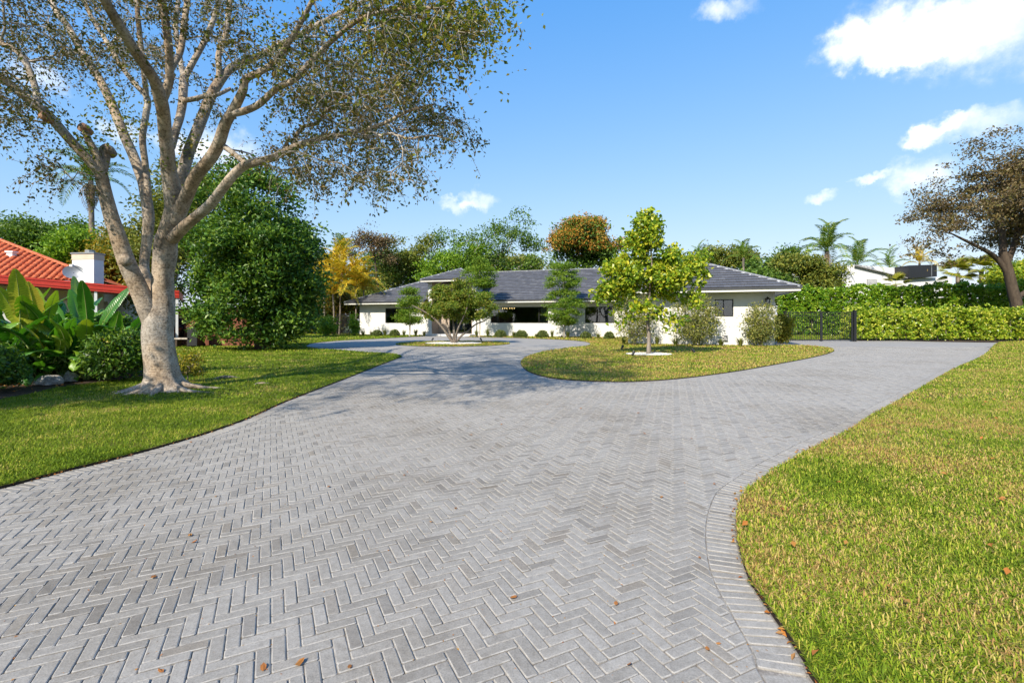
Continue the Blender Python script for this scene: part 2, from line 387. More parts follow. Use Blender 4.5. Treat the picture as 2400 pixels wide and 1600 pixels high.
def place_pavers():
    za = HA; e1 = np.array((math.sin(za+math.pi/4), math.cos(za+math.pi/4))); e2 = np.array((math.sin(za-math.pi/4), math.cos(za-math.pi/4)))
    # herringbone lattice: (W,W) and (L,-L) in the (e1,e2) frame
    I, J = np.meshgrid(np.arange(-100, 700), np.arange(-110, 110), indexing='ij'); I = I.ravel(); J = J.ravel()
    ox = I*PW+J*PL; oy = I*PW-J*PL
    A = np.stack([ox+PL/2, oy+PW/2], 1); B = np.stack([ox+PW/2, oy+PW+PL/2], 1)
    cen = np.vstack([A, B]); typ = np.concatenate([np.zeros(len(A)), np.ones(len(B))])
    w = cen[:, :1]*e1+cen[:, 1:]*e2
    keep = (w[:, 1] > .9) & (w[:, 1] < FARP) & (px_of(w[:, 0], w[:, 1]) > -260) & (px_of(w[:, 0], w[:, 1]) < 2660)
    w = w[keep]; typ = typ[keep]
    bad = np.zeros(len(w), bool)
    idx, ds = nearest_edge(w)
    side = ((w-BP[idx])*BN[idx]).sum(1)
    far = ds > .6
    inl = np.zeros(len(w), bool)
    for p in LAWNS: inl |= inside(p, w)
    ok = ~inl & ((ds > BW+.11) | (side > BW-.10))
    w, typ, idx, ds, side = w[ok], typ[ok], idx[ok], ds[ok], side[ok]
    cut = (ds < BW+.12)
    ang = np.where(typ == 0, math.atan2(e1[1], e1[0]), math.atan2(e2[1], e2[0]))
    return w, typ, ang, idx, cut
pw_, ptyp, pang, pidx, pcut = place_pavers()
def paver_shape(hl, hw_, ch, corner, full=True):
    """octagon outline: returns the three rings of a worn paver (8 points each)"""
    k = corner
    o = np.array([(hl-k, -hw_), (hl, -hw_+k), (hl, hw_-k), (hl-k, hw_), (-hl+k, hw_), (-hl, hw_-k), (-hl, -hw_+k), (-hl+k, -hw_)])
    i = np.array([(hl-k-ch*.6, -hw_+ch), (hl-ch, -hw_+k+ch*.6), (hl-ch, hw_-k-ch*.6), (hl-k-ch*.6, hw_-ch), (-hl+k+ch*.6, hw_-ch), (-hl+ch, hw_-k-ch*.6), (-hl+ch, -hw_+k+ch*.6), (-hl+k+ch*.6, -hw_+ch)])
    return o, i
HB, WB = PL/2-GAP/2, PW/2-GAP/2
def prism_rings(o, i, ch, depth, jit=0.):
    n = len(o)
    jr = lambda: rng.normal(0, jit, (n, 1)) if jit else 0
    bot = np.hstack([o, np.full((n, 1), -depth)]); mid = np.hstack([o+rng.normal(0, jit*.5, o.shape) if jit else o, np.full((n, 1), -ch)+jr()]); top = np.hstack([i+(rng.normal(0, jit*.6, i.shape) if jit else 0), np.zeros((n, 1))])
    V = np.vstack([bot, mid, top]); Fs = []
    mi = []
    for r_ in (0, 1):
        for q in range(n): Fs.append((r_*n+q, r_*n+(q+1) % n, (r_+1)*n+(q+1) % n, (r_+1)*n+q)); mi.append(r_)
    Fs.append(tuple(range(2*n, 3*n))); mi.append(0)
    return V, Fs, mi
def build_pavers():
    pm = [M['paver'], M['paver_edge']]; fm = [M['paver_field'], M['paver_edge']]
    dist = np.hypot(pw_[:, 0], pw_[:, 1]); pxv = px_of(pw_[:, 0], pw_[:, 1]); pyv = HOR+EYE*F/pw_[:, 1]
    infr = (pxv > 10) & (pxv < 2390) & (pyv < 1590) & ~pcut
    order = np.argsort(np.where(infr, dist, 1e9))[:300]
    single = np.zeros(len(pw_), bool); single[order] = True
    variants = []
    for k in range(8):
        o, i = paver_shape(HB, WB, .0042, .006)
        V, Fs, mi = prism_rings(o, i, .0026, .035, .0006); variants.append(mesh_py('paver', V, Fs, pm, False, mi))
    for q in order:
        ob = link('paver', variants[rng.integers(8)], driveway)
        ob.location = (pw_[q, 0], pw_[q, 1], rng.normal(0, .0011)); ob.rotation_euler = (rng.normal(0, .007), rng.normal(0, .005), pang[q]+(math.pi if rng.random() < .5 else 0)+rng.normal(0, .006))
    # the other pavers, joined
    Vs, Qs, Ts, mq, off = [], [], [], [], 0
    Q4, O8 = [], []
    def emit(mask, near):
        nonlocal off
        c = pw_[mask]; a = pang[mask]+rng.normal(0, .006, mask.sum()); n = len(c)
        o, i = paver_shape(HB, WB, .0042, .006)
        if not near:
            o = np.array([(HB,-WB),(HB,WB),(-HB,WB),(-HB,-WB)]); i = o*np.array(((HB-.0045)/HB, (WB-.0045)/WB))
        k = len(o)
        rings = [np.hstack([o, np.full((k,1), -.014)]), np.hstack([o, np.full((k,1), -.0026)]), np.hstack([i, np.zeros((k,1))])]
        if not near: rings = [np.hstack([o, np.full((k,1), -.005)]), rings[2]]
        B = np.vstack(rings); m_ = len(B)
        V = np.repeat(B[None], n, 0)+(rng.normal(0, .0008, (n, m_, 3)) if near else 0)
        V[..., 2] += rng.normal(0, .0012, n)[:, None]+rng.normal(0, .006, n)[:, None]*V[..., 0]+rng.normal(0, .012, n)[:, None]*V[..., 1]
        ca, sa = np.cos(a)[:, None], np.sin(a)[:, None]
        X = V[..., 0]*ca-V[..., 1]*sa+c[:, :1]; Y = V[..., 0]*sa+V[..., 1]*ca+c[:, 1:]
        Vs.append(np.stack([X, Y, V[..., 2]], -1).reshape(-1, 3))
        base = off+np.arange(n)[:, None]*m_
        nr = len(rings)
        for r_ in range(nr-1):
            for q in range(k):
                f = np.array([r_*k+q, r_*k+(q+1) % k, (r_+1)*k+(q+1) % k, (r_+1)*k+q]); Q4.append((base+f, 1 if r_ == nr-2 else 0))
        O8.append((base+np.arange((nr-1)*k, nr*k), 0))
        off += n*m_
    rest = ~single & ~pcut
    emit(rest & (dist < 8.5), True); emit(rest & (dist >= 8.5), False)
    faces = []; mi = []
    for arr, m_ in Q4+O8: faces.append(arr); mi.append(np.full(len(arr), m_))
    V = np.vstack(Vs)
    o = stuff(link('paver_field', mesh_np('paver_field', V, faces, fm, False, np.concatenate(mi)), driveway))
    # pavers cut along the border
    mb = MB()
    for q in np.where(pcut)[0]:
        a = pang[q]; ca, sa = math.cos(a), math.sin(a)
        poly = [np.array((x*ca-y*sa+pw_[q, 0], x*sa+y*ca+pw_[q, 1])) for x, y in ((HB,-WB),(HB,WB),(-HB,WB),(-HB,-WB))]
        p0, n0 = BP[pidx[q]], BN[pidx[q]]
        out = []; dv = [((p-p0)*n0).sum()-(BW+.006) for p in poly]
        for k in range(4):
            A, B_, da, db = poly[k], poly[(k+1) % 4], dv[k], dv[(k+1) % 4]
            if da >= 0: out.append(A)
            if da*db < 0: out.append(A+(B_-A)*da/(da-db))
        if len(out) < 3: continue
        out = np.array(out); cen = out.mean(0)
        ar = .5*abs(sum(out[k][0]*out[(k+1) % len(out)][1]-out[(k+1) % len(out)][0]*out[k][1] for k in range(len(out))))
        if ar < .0006: continue
        dd = np.linalg.norm(out-cen, axis=1)[:, None]; inn = cen+(out-cen)*np.maximum(.5, 1-.008/dd)
        V, Fs, mi_ = prism_rings(out, inn, .0028, .016); V[:, 2] += rng.normal(0, .001)
        k0 = len(mb.V); mb.V += [tuple(v) for v in V]; mb.F += [tuple(i+k0 for i in f) for f in Fs]; mb.mi += mi_
    stuff(mb.build('cut_paver_field', fm, driveway))
    # soldier course along the lawn edges
    mb = MB(); singles = []
    sv = []
    for k in range(6):
        o_, i_ = paver_shape(BW/2-.004, PW/2-.0035, .005, .005); V, Fs, mi_ = prism_rings(o_, i_, .0028, .035, .0007)
        sv.append(mesh_py('border_paver', V, Fs, pm, False, mi_))
    cand = []
    for D, T, Nn, poly in edges:
        step = arc_resample(D, .0575); ids = [((D-p)**2).sum(1).argmin() for p in step[::1]]
        for p, j in zip(step, ids):
            if p[1] < .8 or p[1] > 24 or not (-250 < px_of(p[0], p[1]) < 2650): continue
            n_ = Nn[j]; cand.append((p+n_*(BW/2+.004), math.atan2(n_[1], n_[0])))
    cand.sort(key=lambda q: float(np.hypot(*q[0])))
    cnt = 0
    for p, a in cand:
        pxx = px_of(p[0], p[1]); vis = 0 < pxx < 2400 and HOR+EYE*F/p[1] < 1595
        if vis and cnt < 260:
            ob = link('border_paver', sv[rng.integers(6)], driveway); ob.location = (p[0], p[1], rng.normal(.001, .0012)); ob.rotation_euler = (rng.normal(0, .01), rng.normal(0, .005), a+rng.normal(0, .008)); cnt += 1
        else:
            ca, sa = math.cos(a), math.sin(a); h1, h2 = BW/2-.004, PW/2-.0035
            out = np.array([(x*ca-y*sa+p[0], x*sa+y*ca+p[1]) for x, y in ((h1,-h2),(h1,h2),(-h1,h2),(-h1,-h2))]); cen = out.mean(0); inn = cen+(out-cen)*.93
            V, Fs, mi_ = prism_rings(out, inn, .0028, .016); k0 = len(mb.V); mb.V += [tuple(v) for v in V]; mb.F += [tuple(i+k0 for i in f) for f in Fs]; mb.mi += mi_
    stuff(mb.build('border_paver_row', fm, driveway))
build_pavers()
fp = MB(); fp.add([(-12,FARP-.02,-.001), (60,FARP-.02,-.001), (60,47,-.001), (-12,47,-.001)], [(0,1,2,3)])
struct(fp.build('far_driveway', M['far_paving']))

# ---------------------------------------------------------------- grass
def grass(name, poly, mat, bands, margin=260, edge_over=.0):
    Vs, Fq, Ft, off = [], [], [], 0
    lo, hi = poly.min(0), poly.max(0)
    for d0, d1, dens, ln, wd, lean, full in bands:
        y0, y1 = max(lo[1], d0), min(hi[1], d1)
        if y1 <= y0: continue
        k = 1.06+margin/F
        x0, x1 = max(lo[0], -k*d1), min(hi[0], k*d1)
        n = int((x1-x0)*(y1-y0)*dens)
        if n < 1: continue
        p = np.stack([rng.uniform(x0, x1, n), rng.uniform(y0, y1, n)], 1)
        pxs = px_of(p[:, 0], p[:, 1]); p = p[(pxs > -margin) & (pxs < 2400+margin)]
        p = p[inside(poly, p)]
        for q, a, b in BEDS:
            p = p[((p-q)**2/np.array((a, b))**2).sum(1) > 1+rng.normal(0, .12, len(p))]
        for bp in BEDPOLYS: p = p[~inside(bp, p)]
        n = len(p)
        if n == 0: continue
        ang = rng.uniform(0, 2*math.pi, n); L_ = ln*rng.uniform(.55, 1.35, n); th = rng.uniform(lean[0], lean[1], n)
        dx, dy = np.cos(ang), np.sin(ang); hx = np.sin(th)*L_; hz = np.cos(th)*L_
        w = wd*rng.uniform(.7, 1.3, n)*.5
        base = np.stack([p[:, 0], p[:, 1], np.full(n, LAWNZ-.002)], 1)
        sx = np.stack([-dy*w, dx*w, np.zeros(n)], 1)
        mid = base+np.stack([dx*hx*.45, dy*hx*.45, hz*.66], 1); tip = base+np.stack([dx*hx, dy*hx, hz*rng.uniform(.6, 1., n)], 1)
        if full:
            V = np.stack([base-sx*.8, base+sx*.8, mid+sx, mid-sx, tip], 1).reshape(-1, 3); b = off+np.arange(n)[:, None]*5
            Fq.append(b+np.array([0,1,2,3])); Ft.append(b+np.array([3,2,4])); off += n*5
        else:
            V = np.stack([base-sx, base+sx, tip], 1).reshape(-1, 3); b = off+np.arange(n)[:, None]*3
            Ft.append(b+np.array([0,1,2])); off += n*3
        Vs.append(V)
    fs = ([np.vstack(Fq)] if Fq else [])+([np.vstack(Ft)] if Ft else [])
    return stuff(link(name, mesh_np(name, np.vstack(Vs), fs, mat, True)))
BEDS = []; BEDPOLYS = []
mag_base = gp(1520, 831)            # the young broad-leaved tree on the front lawn
BEDS.append((mag_base, .95, .8)); BEDS.append((ic, 1.7, 1.25))
left_bed = catmull([gp(-120,985), gp(0,940), gp(60,928), gp(130,912), gp(200,902), gp(270,893), gp(330,884), gp(360,872), (-9.2,12.6), (-10.5,13.5), (-13,13.5), (-17,12.5), (-18,8), (-13.5,6.5)], 4, True)
BEDPOLYS.append(left_bed)
hedge_bed = np.array([gp(2008,798.8), gp(2106,798.6), gp(2208,801), gp(2310,802.5), gp(2343,802.2), gp(2400,799), (60,31.5), (60,34), (24,34.5)])
NEARB = [(.9,3.,19000,.041,.0046,(.4,1.45),True), (3.,5.,10500,.043,.0058,(.4,1.4),True), (5.,8.,5200,.046,.0088,(.3,1.3),False), (8.,13.,1700,.05,.017,(.3,1.25),False), (13.,20.,640,.055,.029,(.3,1.2),False), (20.,34.,220,.065,.052,(.3,1.1),False), (34.,52.,50,.08,.10,(.2,1.),False)]
grass_jobs = [('grass_left', left_poly, 'grass_left'), ('grass_front', mid_poly, 'grass_mid'), ('grass_right', right_poly, 'grass_right'), ('grass_island', isl_poly, 'grass_mid'), ('grass_back', back_poly, 'grass_left')]
for nm, pl, mm in grass_jobs:
    tag(grass('lawn_grass', pl, M[mm], NEARB), {'grass_left': 'green mown grass of the lawn round the big grey tree', 'grass_front': 'sunlit olive grass in front of the white house', 'grass_right': 'patchy half dry grass on the right beside the driveway', 'grass_island': 'ring of grass on the round island in the driveway', 'grass_back': 'strip of grass behind the black double gate'}[nm], 'grass')
def sheet(name, poly, z, mat):
    bm = bmesh.new(); f = bm.faces.new([bm.verts.new((p[0], p[1], z)) for p in poly]); bmesh.ops.triangulate(bm, faces=[f])
    bmesh.ops.recalc_face_normals(bm, faces=bm.faces); me = bpy.data.meshes.new(name); bm.to_mesh(me); bm.free(); me.materials.append(mat)
    return struct(link(name, me))
sheet('planting_bed', left_bed, LAWNZ+.006, M['mulch'])
sheet('planting_bed', hedge_bed, .03, M['mulch'])
def gravel_ring(label, cen, a, b):
    q = np.linspace(0, 2*math.pi, 40, endpoint=False); rr = 1+rng.normal(0, .03, 40)
    pl = cen+np.stack([np.cos(q)*a*rr, np.sin(q)*b*rr], 1)
    struct(sheet('gravel_bed', pl, LAWNZ+.014, M['gravel']))
    n = int(900*a*b); th = rng.uniform(0, 2*math.pi, n); r_ = np.sqrt(rng.random(n))
    p = np.stack([cen[0]+np.cos(th)*a*r_, cen[1]+np.sin(th)*b*r_, np.full(n, LAWNZ+.02)], 1)
    oct_ = np.array([(1,0,0),(-1,0,0),(0,1,0),(0,-1,0),(0,0,.8),(0,0,-.6)]); fo = np.array([(0,2,4),(2,1,4),(1,3,4),(3,0,4),(2,0,5),(1,2,5),(3,1,5),(0,3,5)])
    V = p[:, None]+oct_[None]*rng.uniform(.012, .028, (n, 1, 1))*rng.uniform(.7, 1.3, (n, 6, 1)); Fs = (np.arange(n)[:, None, None]*6+fo[None]).reshape(-1, 3)
    o = stuff(link('white_gravel', mesh_np('white_gravel', V.reshape(-1, 3), Fs, M['gravel']))); tag(o, label, 'gravel')
gravel_ring('white gravel round the trunk of the young broad-leaved tree', mag_base, .9, .75)
gravel_ring('white gravel under the spreading tree on the island', ic, 1.65, 1.2)

# ================================================================ THE WHITE HOUSE
M['stucco'] = surf('white_stucco', [(.60,.59,.565), (.65,.64,.615)], .8, .9, .25, .004, 70, fine=(3, .03))
M['tan_stone'] = surf('tan_stone_wall', [(.30,.235,.18), (.38,.30,.235), (.44,.355,.28)], 3, .85, .4, .006, 90, stretch=(1,1,2.5), fine=(60, .15))
M['roof_tile'] = None
def roof_tile_material(name, per_object):
    m, nt, N, L, b = newmat(name)
    rnd = (N.new('ShaderNodeObjectInfo') if per_object else N.new('ShaderNodeNewGeometry')).outputs['Random' if per_object else 'Random Per Island']
    r = ramp(N, [(0, (.078,.078,.086)), (.5, (.092,.092,.101)), (.9, (.105,.105,.115)), (1, (.135,.135,.142))]); L.new(rnd, r.inputs[0])
    n = tex(nt, 'Noise', 5, 5, .65); rr = ramp(N, [(.3, (.9,.9,.9)), (.7, (1.12,1.12,1.13))]); L.new(n.outputs[0], rr.inputs[0])
    L.new(mixc(nt, 1, r.outputs[0], rr.outputs[0], 'MULTIPLY'), b.inputs['Base Color']); b.inputs['Roughness'].default_value = .62; b.inputs['Specular IOR Level'].default_value = .4
    nb = tex(nt, 'Noise', 60, 3, .6); bump(nt, b, nb.outputs[0], .25, .004); return m
M['roof_tile'] = roof_tile_material('slate_grey_roof_tile', True); M['roof_field'] = roof_tile_material('slate_grey_roof_tile_field', False)
M['mortar'] = surf('ridge_mortar', [(.42,.42,.43), (.66,.66,.66)], 6, .9, .5, .01, 40)
M['ridge_cap'] = surf('grey_ridge_cap', [(.20,.20,.21), (.36,.36,.365)], 5, .7)
M['dark_frame'] = plain('dark_bronze_frame', (.016,.016,.018), .4)
M['fascia'] = surf('painted_fascia', [(.66,.64,.58), (.71,.69,.64)], 2, .6)
M['gutter'] = plain('dark_gutter', (.045,.047,.055), .45)
M['soffit'] = surf('painted_soffit', [(.66,.65,.60), (.70,.69,.65)], 2, .8)
def glass_material(name, tint):
    m, nt, N, L, b = newmat(name); b.inputs['Base Color'].default_value = c4(tint); b.inputs['Roughness'].default_value = .03
    b.inputs['Specular IOR Level'].default_value = .8; b.inputs['IOR'].default_value = 1.6; b.inputs['Coat Weight'].default_value = .6; b.inputs['Coat Roughness'].default_value = .02; 
    n = tex(nt, 'Noise', .9, 2, .5); bump(nt, b, n.outputs[0], .05, .02); return m
def clear_glass(name):
    m, nt, N, L, b = newmat(name); N.remove(b)
    gl = N.new('ShaderNodeBsdfGlossy'); gl.inputs['Roughness'].default_value = .02; tr = N.new('ShaderNodeBsdfTransparent'); tr.inputs[0].default_value = (.72, .77, .75, 1)
    fr = N.new('ShaderNodeFresnel'); fr.inputs[0].default_value = 2.0; mx = N.new('ShaderNodeMixShader')
    L.new(fr.outputs[0], mx.inputs[0]); L.new(tr.outputs[0], mx.inputs[1]); L.new(gl.outputs[0], mx.inputs[2]); L.new(mx.outputs[0], N['Material Output'].inputs[0]); return m
M['glass'] = clear_glass('window_glass')
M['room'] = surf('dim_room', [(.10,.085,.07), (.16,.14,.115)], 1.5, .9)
M['curtain'] = surf('pale_curtain', [(.42,.44,.40), (.55,.57,.52)], 3, .9, .6, .02, 14, stretch=(6,6,.3))
M['pendant'] = plain('amber_shade', (.55,.22,.05), .5)
M['lampglow'] = None
def glow(name, col, st):
    m, nt, N, L, b = newmat(name); b.inputs['Emission Color'].default_value = c4(col); b.inputs['Emission Strength'].default_value = st; return m
M['bulb'] = glow('lit_bulb', (1., .62, .25), 7.)
FZ, FH, PITCH = 2.85, .22, .42          # fascia bottom, fascia height, roof pitch
ET, WT = 38.35, 39.3                     # main eave and wall, house frame
WET, WWT = 27.7, 28.65                   # projecting wing eave and wall
sL, sR = -29.6, 6.08; wS0 = sR-2*4.79
house = thing('house', 'long single storey white house with slate grey hipped roof', 'house', hw(-12, 39.3, 0))
def wall_panel(name, s0, s1, t, z0, z1, holes, th=.22, side=1):
    """front wall along s with openings; holes = (s0,s1,z0,z1)"""
    ss = sorted({s0, s1, *[h[0] for h in holes], *[h[1] for h in holes]}); zz = sorted({z0, z1, *[h[2] for h in holes], *[h[3] for h in holes]})
    mb = MB()
    for i in range(len(ss)-1):
        for j in range(len(zz)-1):
            cs, cz = (ss[i]+ss[i+1])/2, (zz[j]+zz[j+1])/2
            if any(h[0] < cs < h[1] and h[2] < cz < h[3] for h in holes): continue
            mb.add([hw(ss[i], t, zz[j]), hw(ss[i+1], t, zz[j]), hw(ss[i+1], t, zz[j+1]), hw(ss[i], t, zz[j+1])], [(0,1,2,3)])
    for a, b, c_, d_ in holes:
        for p, q in (((a,c_),(b,c_)), ((b,c_),(b,d_)), ((b,d_),(a,d_)), ((a,d_),(a,c_))):
            mb.add([hw(p[0], t, p[1]), hw(p[0], t+th, p[1]), hw(q[0], t+th, q[1]), hw(q[0], t, q[1])], [(0,1,2,3)])
    return mb.build(name, M['stucco'], house)
def window(s0, s1, t, z0, z1, mull, rail=None, curtain=None, lamps=()):
    f = MB(); fw = .055; t0, t1 = t+.07, t+.13; fn = lambda x, y, z: hw(x, y, z)
    f.box(s0, s1, t0, t1, z0, z0+fw, fn); f.box(s0, s1, t0, t1, z1-fw, z1, fn); f.box(s0, s0+fw, t0, t1, z0+fw, z1-fw, fn); f.box(s1-fw, s1, t0, t1, z0+fw, z1-fw, fn)
    w = f.build('window', M['dark_frame'], house)
    xs = [s0+fw]+[s0+(s1-s0)*m_ for m_ in mull]+[s1-fw]
    for m_ in xs[1:-1]: MB().box(m_-.025, m_+.025, t0, t1, z0+fw, z1-fw, fn).build('mullion', M['dark_frame'], w)
    for k in range(len(xs)-1):
        MB().box(xs[k]+(.025 if k else 0), xs[k+1]-(.025 if k < len(xs)-2 else 0), t0+.025, t0+.033, z0+fw, z1-fw, fn).build('pane', M['glass'], w)
        if rail and k in rail: MB().box(xs[k]+.02, xs[k+1]-.02, t0+.005, t1-.01, (z0+z1)/2-.02, (z0+z1)/2+.02, fn).build('glazing_bar', M['dark_frame'], w)
    for a, b in (curtain or ()):
        cb = MB(); n = 14; xsn = np.linspace(s0+(s1-s0)*a, s0+(s1-s0)*b, n*2+1)
        V = [hw(x, t+.45+.05*math.sin(k*1.9), z) for k, x in enumerate(xsn) for z in (z0-.4, z1+.1)]
        cb.add(V, [(2*k, 2*k+2, 2*k+3, 2*k+1) for k in range(len(xsn)-1)]); cb.build('curtain', M['curtain'], w)
    return w
def win_px(px0, px1, py0, py1, t, **k):
    pm = (px0+px1)/2; return s_at(px0, t), s_at(px1, t), z_at(pm, py1, t), z_at(pm, py0, t)
w1 = win_px(903, 962, 722, 757, WT); w2 = win_px(1150, 1285, 719, 757, WT); w3 = win_px(1371, 1440, 718.5, 757, WT)
w4 = win_px(1675, 1719, 701, 742, WWT)
ew0, ew1, er0, er1 = -21.1, -16.4, -20.74, -16.76
wall_panel('wall', s_at(843, WT), ew0, WT, 0, FZ+.05, [w1]); wall_panel('wall', ew1, wS0+1., WT, 0, FZ+.05, [w2, w3])
wsr = s_at(1816, WWT)
wall_panel('wall', wS0+1., wsr, WWT, 0, FZ+.05, [w4])
mb = MB()
for s_, ta, tb in ((s_at(843, WT), WT, 53.), (wsr, WWT, 53.), (wS0+1., WWT, WT)):
    mb.add([hw(s_, ta, 0), hw(s_, tb, 0), hw(s_, tb, FZ+.05), hw(s_, ta, FZ+.05)], [(0,1,2,3)])
mb.add([hw(s_at(843, WT), 53, 0), hw(wsr, 53, 0), hw(wsr, 53, FZ), hw(s_at(843, WT), 53, FZ)], [(0,1,2,3)])
mb.build('wall', M['stucco'], house)
window(*w1[:2], WT, *w1[2:], [.42], curtain=[(.0, .3)]); window(*w2[:2], WT, *w2[2:], [.13, .84], rail=[2], curtain=[(.85, 1.), (0, .12)]); window(*w3[:2], WT, *w3[2:], [.5], rail=[0, 1]); window(*w4[:2], WWT, *w4[2:], [.48])
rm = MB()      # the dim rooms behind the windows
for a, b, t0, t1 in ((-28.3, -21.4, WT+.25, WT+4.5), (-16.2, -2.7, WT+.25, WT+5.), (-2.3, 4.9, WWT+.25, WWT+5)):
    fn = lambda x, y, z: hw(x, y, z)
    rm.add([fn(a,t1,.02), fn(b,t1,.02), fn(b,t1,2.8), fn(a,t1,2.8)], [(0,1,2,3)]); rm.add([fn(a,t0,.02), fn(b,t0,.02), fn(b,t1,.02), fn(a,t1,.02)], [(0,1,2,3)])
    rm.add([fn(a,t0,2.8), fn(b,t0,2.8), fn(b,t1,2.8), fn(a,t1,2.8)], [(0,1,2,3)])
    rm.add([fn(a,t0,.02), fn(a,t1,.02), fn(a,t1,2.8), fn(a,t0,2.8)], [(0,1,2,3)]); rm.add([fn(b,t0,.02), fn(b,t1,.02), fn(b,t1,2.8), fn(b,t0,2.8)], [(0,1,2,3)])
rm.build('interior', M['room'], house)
pc = hw(s_at(1424, WT+2), WT+2.); pb = MB(); pb.box(-.42, .42, -.25, .25, 2.2, 2.42, lambda x, y, z: (pc[0]+x, pc[1]+y, z)); pb.tube([(pc[0], pc[1], 2.42), (pc[0], pc[1], 2.8)], .01, 5)
tag(pb.build('pendant_lamp', M['pendant']), 'amber box shade hanging inside the window left of the young tree', 'lamp')
for k, pxk in enumerate((1178, 1183, 1188, 1195, 1200, 1205)):
    q = hw(s_at(pxk, WT+2.2), WT+2.2, z_at(pxk, 722.5, WT+2.2)); b_ = MB(); b_.tube([q+(0,0,-.03), q+(0,0,-.01), q+(0,0,.03)], (.015, .035, .02), 6)
    ob = b_.build('ceiling_bulb', M['bulb'], None); tag(ob, ('first','second','third','fourth','fifth','sixth')[k]+' small lit bulb from the left behind the long front window', 'light bulb', 'lit bulbs behind the long front window')
q = hw(s_at(919, WT+1.2), WT+1.2, 2.22); b_ = MB(); b_.tube([q+(0,0,-.1), q+(0,0,-.05), q, q+(0,0,.05), q+(0,0,.1)], (.03, .1, .12, .1, .03), 8); tag(b_.build('globe_lamp', M['bulb']), 'warm lit globe lamp behind the left window', 'lamp')
# entry
en = MB(); fn = lambda x, y, z: hw(x, y, z); ETW = 39.1; EZ = 4.78
MB().box(ew0, er0, ETW, ETW+1.5, 0, EZ, fn).build('entry_jamb', M['stucco'], house); MB().box(er1, ew1, ETW, ETW+1.5, 0, EZ, fn).build('entry_jamb', M['stucco'], house)
tw = MB(); tw.box(er0+.003, er1-.003, ETW+1.3, ETW+1.5, 0, EZ, fn); tw.box(er0+.002, er0+.06, ETW+.01, ETW+1.3, 0, EZ-.01, fn); tw.box(er1-.06, er1-.002, ETW+.01, ETW+1.3, 0, EZ-.01, fn)
tw.build('entry_wall', M['tan_stone'], house)
dt = ETW+1.24; d0, d1 = s_at(1053, dt), s_at(1107, dt)
dr = MB(); dr.box(d0, d1, dt, dt+.05, .18, 2.5, fn); door = dr.build('door', M['dark_frame'], house)
for k in range(3):
    a = d0+.08+k*(d1-d0-.08)/3; MB().box(a, a+(d1-d0)/3-.08, dt-.02, dt-.004, .3, 2.4, fn).build('door_pane', M['glass'], door)
MB().tube([hw(d0+1.5, dt-.06, .9), hw(d0+1.5, dt-.06, 1.5)], .015, 6).build('door_handle', M['mortar'], door)
pd = MB(); pd.box(er0-.2, er1+.25, ETW-1.1, ETW-.004, .0, .15, fn); pd.box(er0+.06, er1-.06, ETW-.004, ETW+1.3, 0, .15, fn); pd.build('entry_step', M['stucco'], house)
# eaves: fascia, gutter, soffit
def eave(name, pts, inward, zb, skip=()):
    """pts: eave corners in house frame; fascia boards between them with the soffit back to the wall"""
    fa = MB(); gu = MB(); so = MB()
    for (a, b) in zip(pts[:-1], pts[1:]):
        a = np.array(a); b = np.array(b); dv = (b-a)/np.linalg.norm(b-a); nv = np.array((dv[1], -dv[0]))
        if (nv*inward(a, b)).sum() > 0: nv = -nv     # nv points out of the house
        for o_, mb_, z0, z1, pr in ((0, fa, zb, zb+FH*.55, .0), (0, gu, zb+FH*.55, zb+FH, .05)):
            A, B = a-dv*.0, b+dv*.0
            q = [A-nv*.03, B-nv*.03, B+nv*pr, A+nv*pr]
            mb_.add([hw(x, y, z) for z in (z0, z1) for x, y in q], [(0,3,2,1), (4,5,6,7), (0,1,5,4), (1,2,6,5), (2,3,7,6), (3,0,4,7)])
        q = [a-nv*.03, b-nv*.03, b-nv*1.4, a-nv*1.4]; so.add([hw(x, y, zb+.06) for x, y in q], [(0,1,2,3)])
    fo = fa.build('fascia', M['fascia'], house); gu.build('gutter', M['gutter'], fo); so.build('soffit', M['soffit'], house)
inm = lambda a, b: np.array((-8., 45.))-(a+b)/2
eave('m', [(sL, 53.4), (sL, ET), (ew0+.05, ET)], inm, FZ); eave('m', [(ew1-.05, ET), (wS0, ET)], inm, FZ)
eave('w', [(wS0, ET-.1), (wS0, WET), (sR, WET), (sR, 53.4)], lambda a, b: np.array((1.3, 40.))-(a+b)/2, FZ)
EE0, EE1, EET, EEZ = -21.45, -15.98, 38.3, 4.785
eave('e', [(EE0, 43.5), (EE0, EET), (EE1, EET), (EE1, 43.5)], lambda a, b: np.array((-18.7, 42.))-(a+b)/2, EEZ)
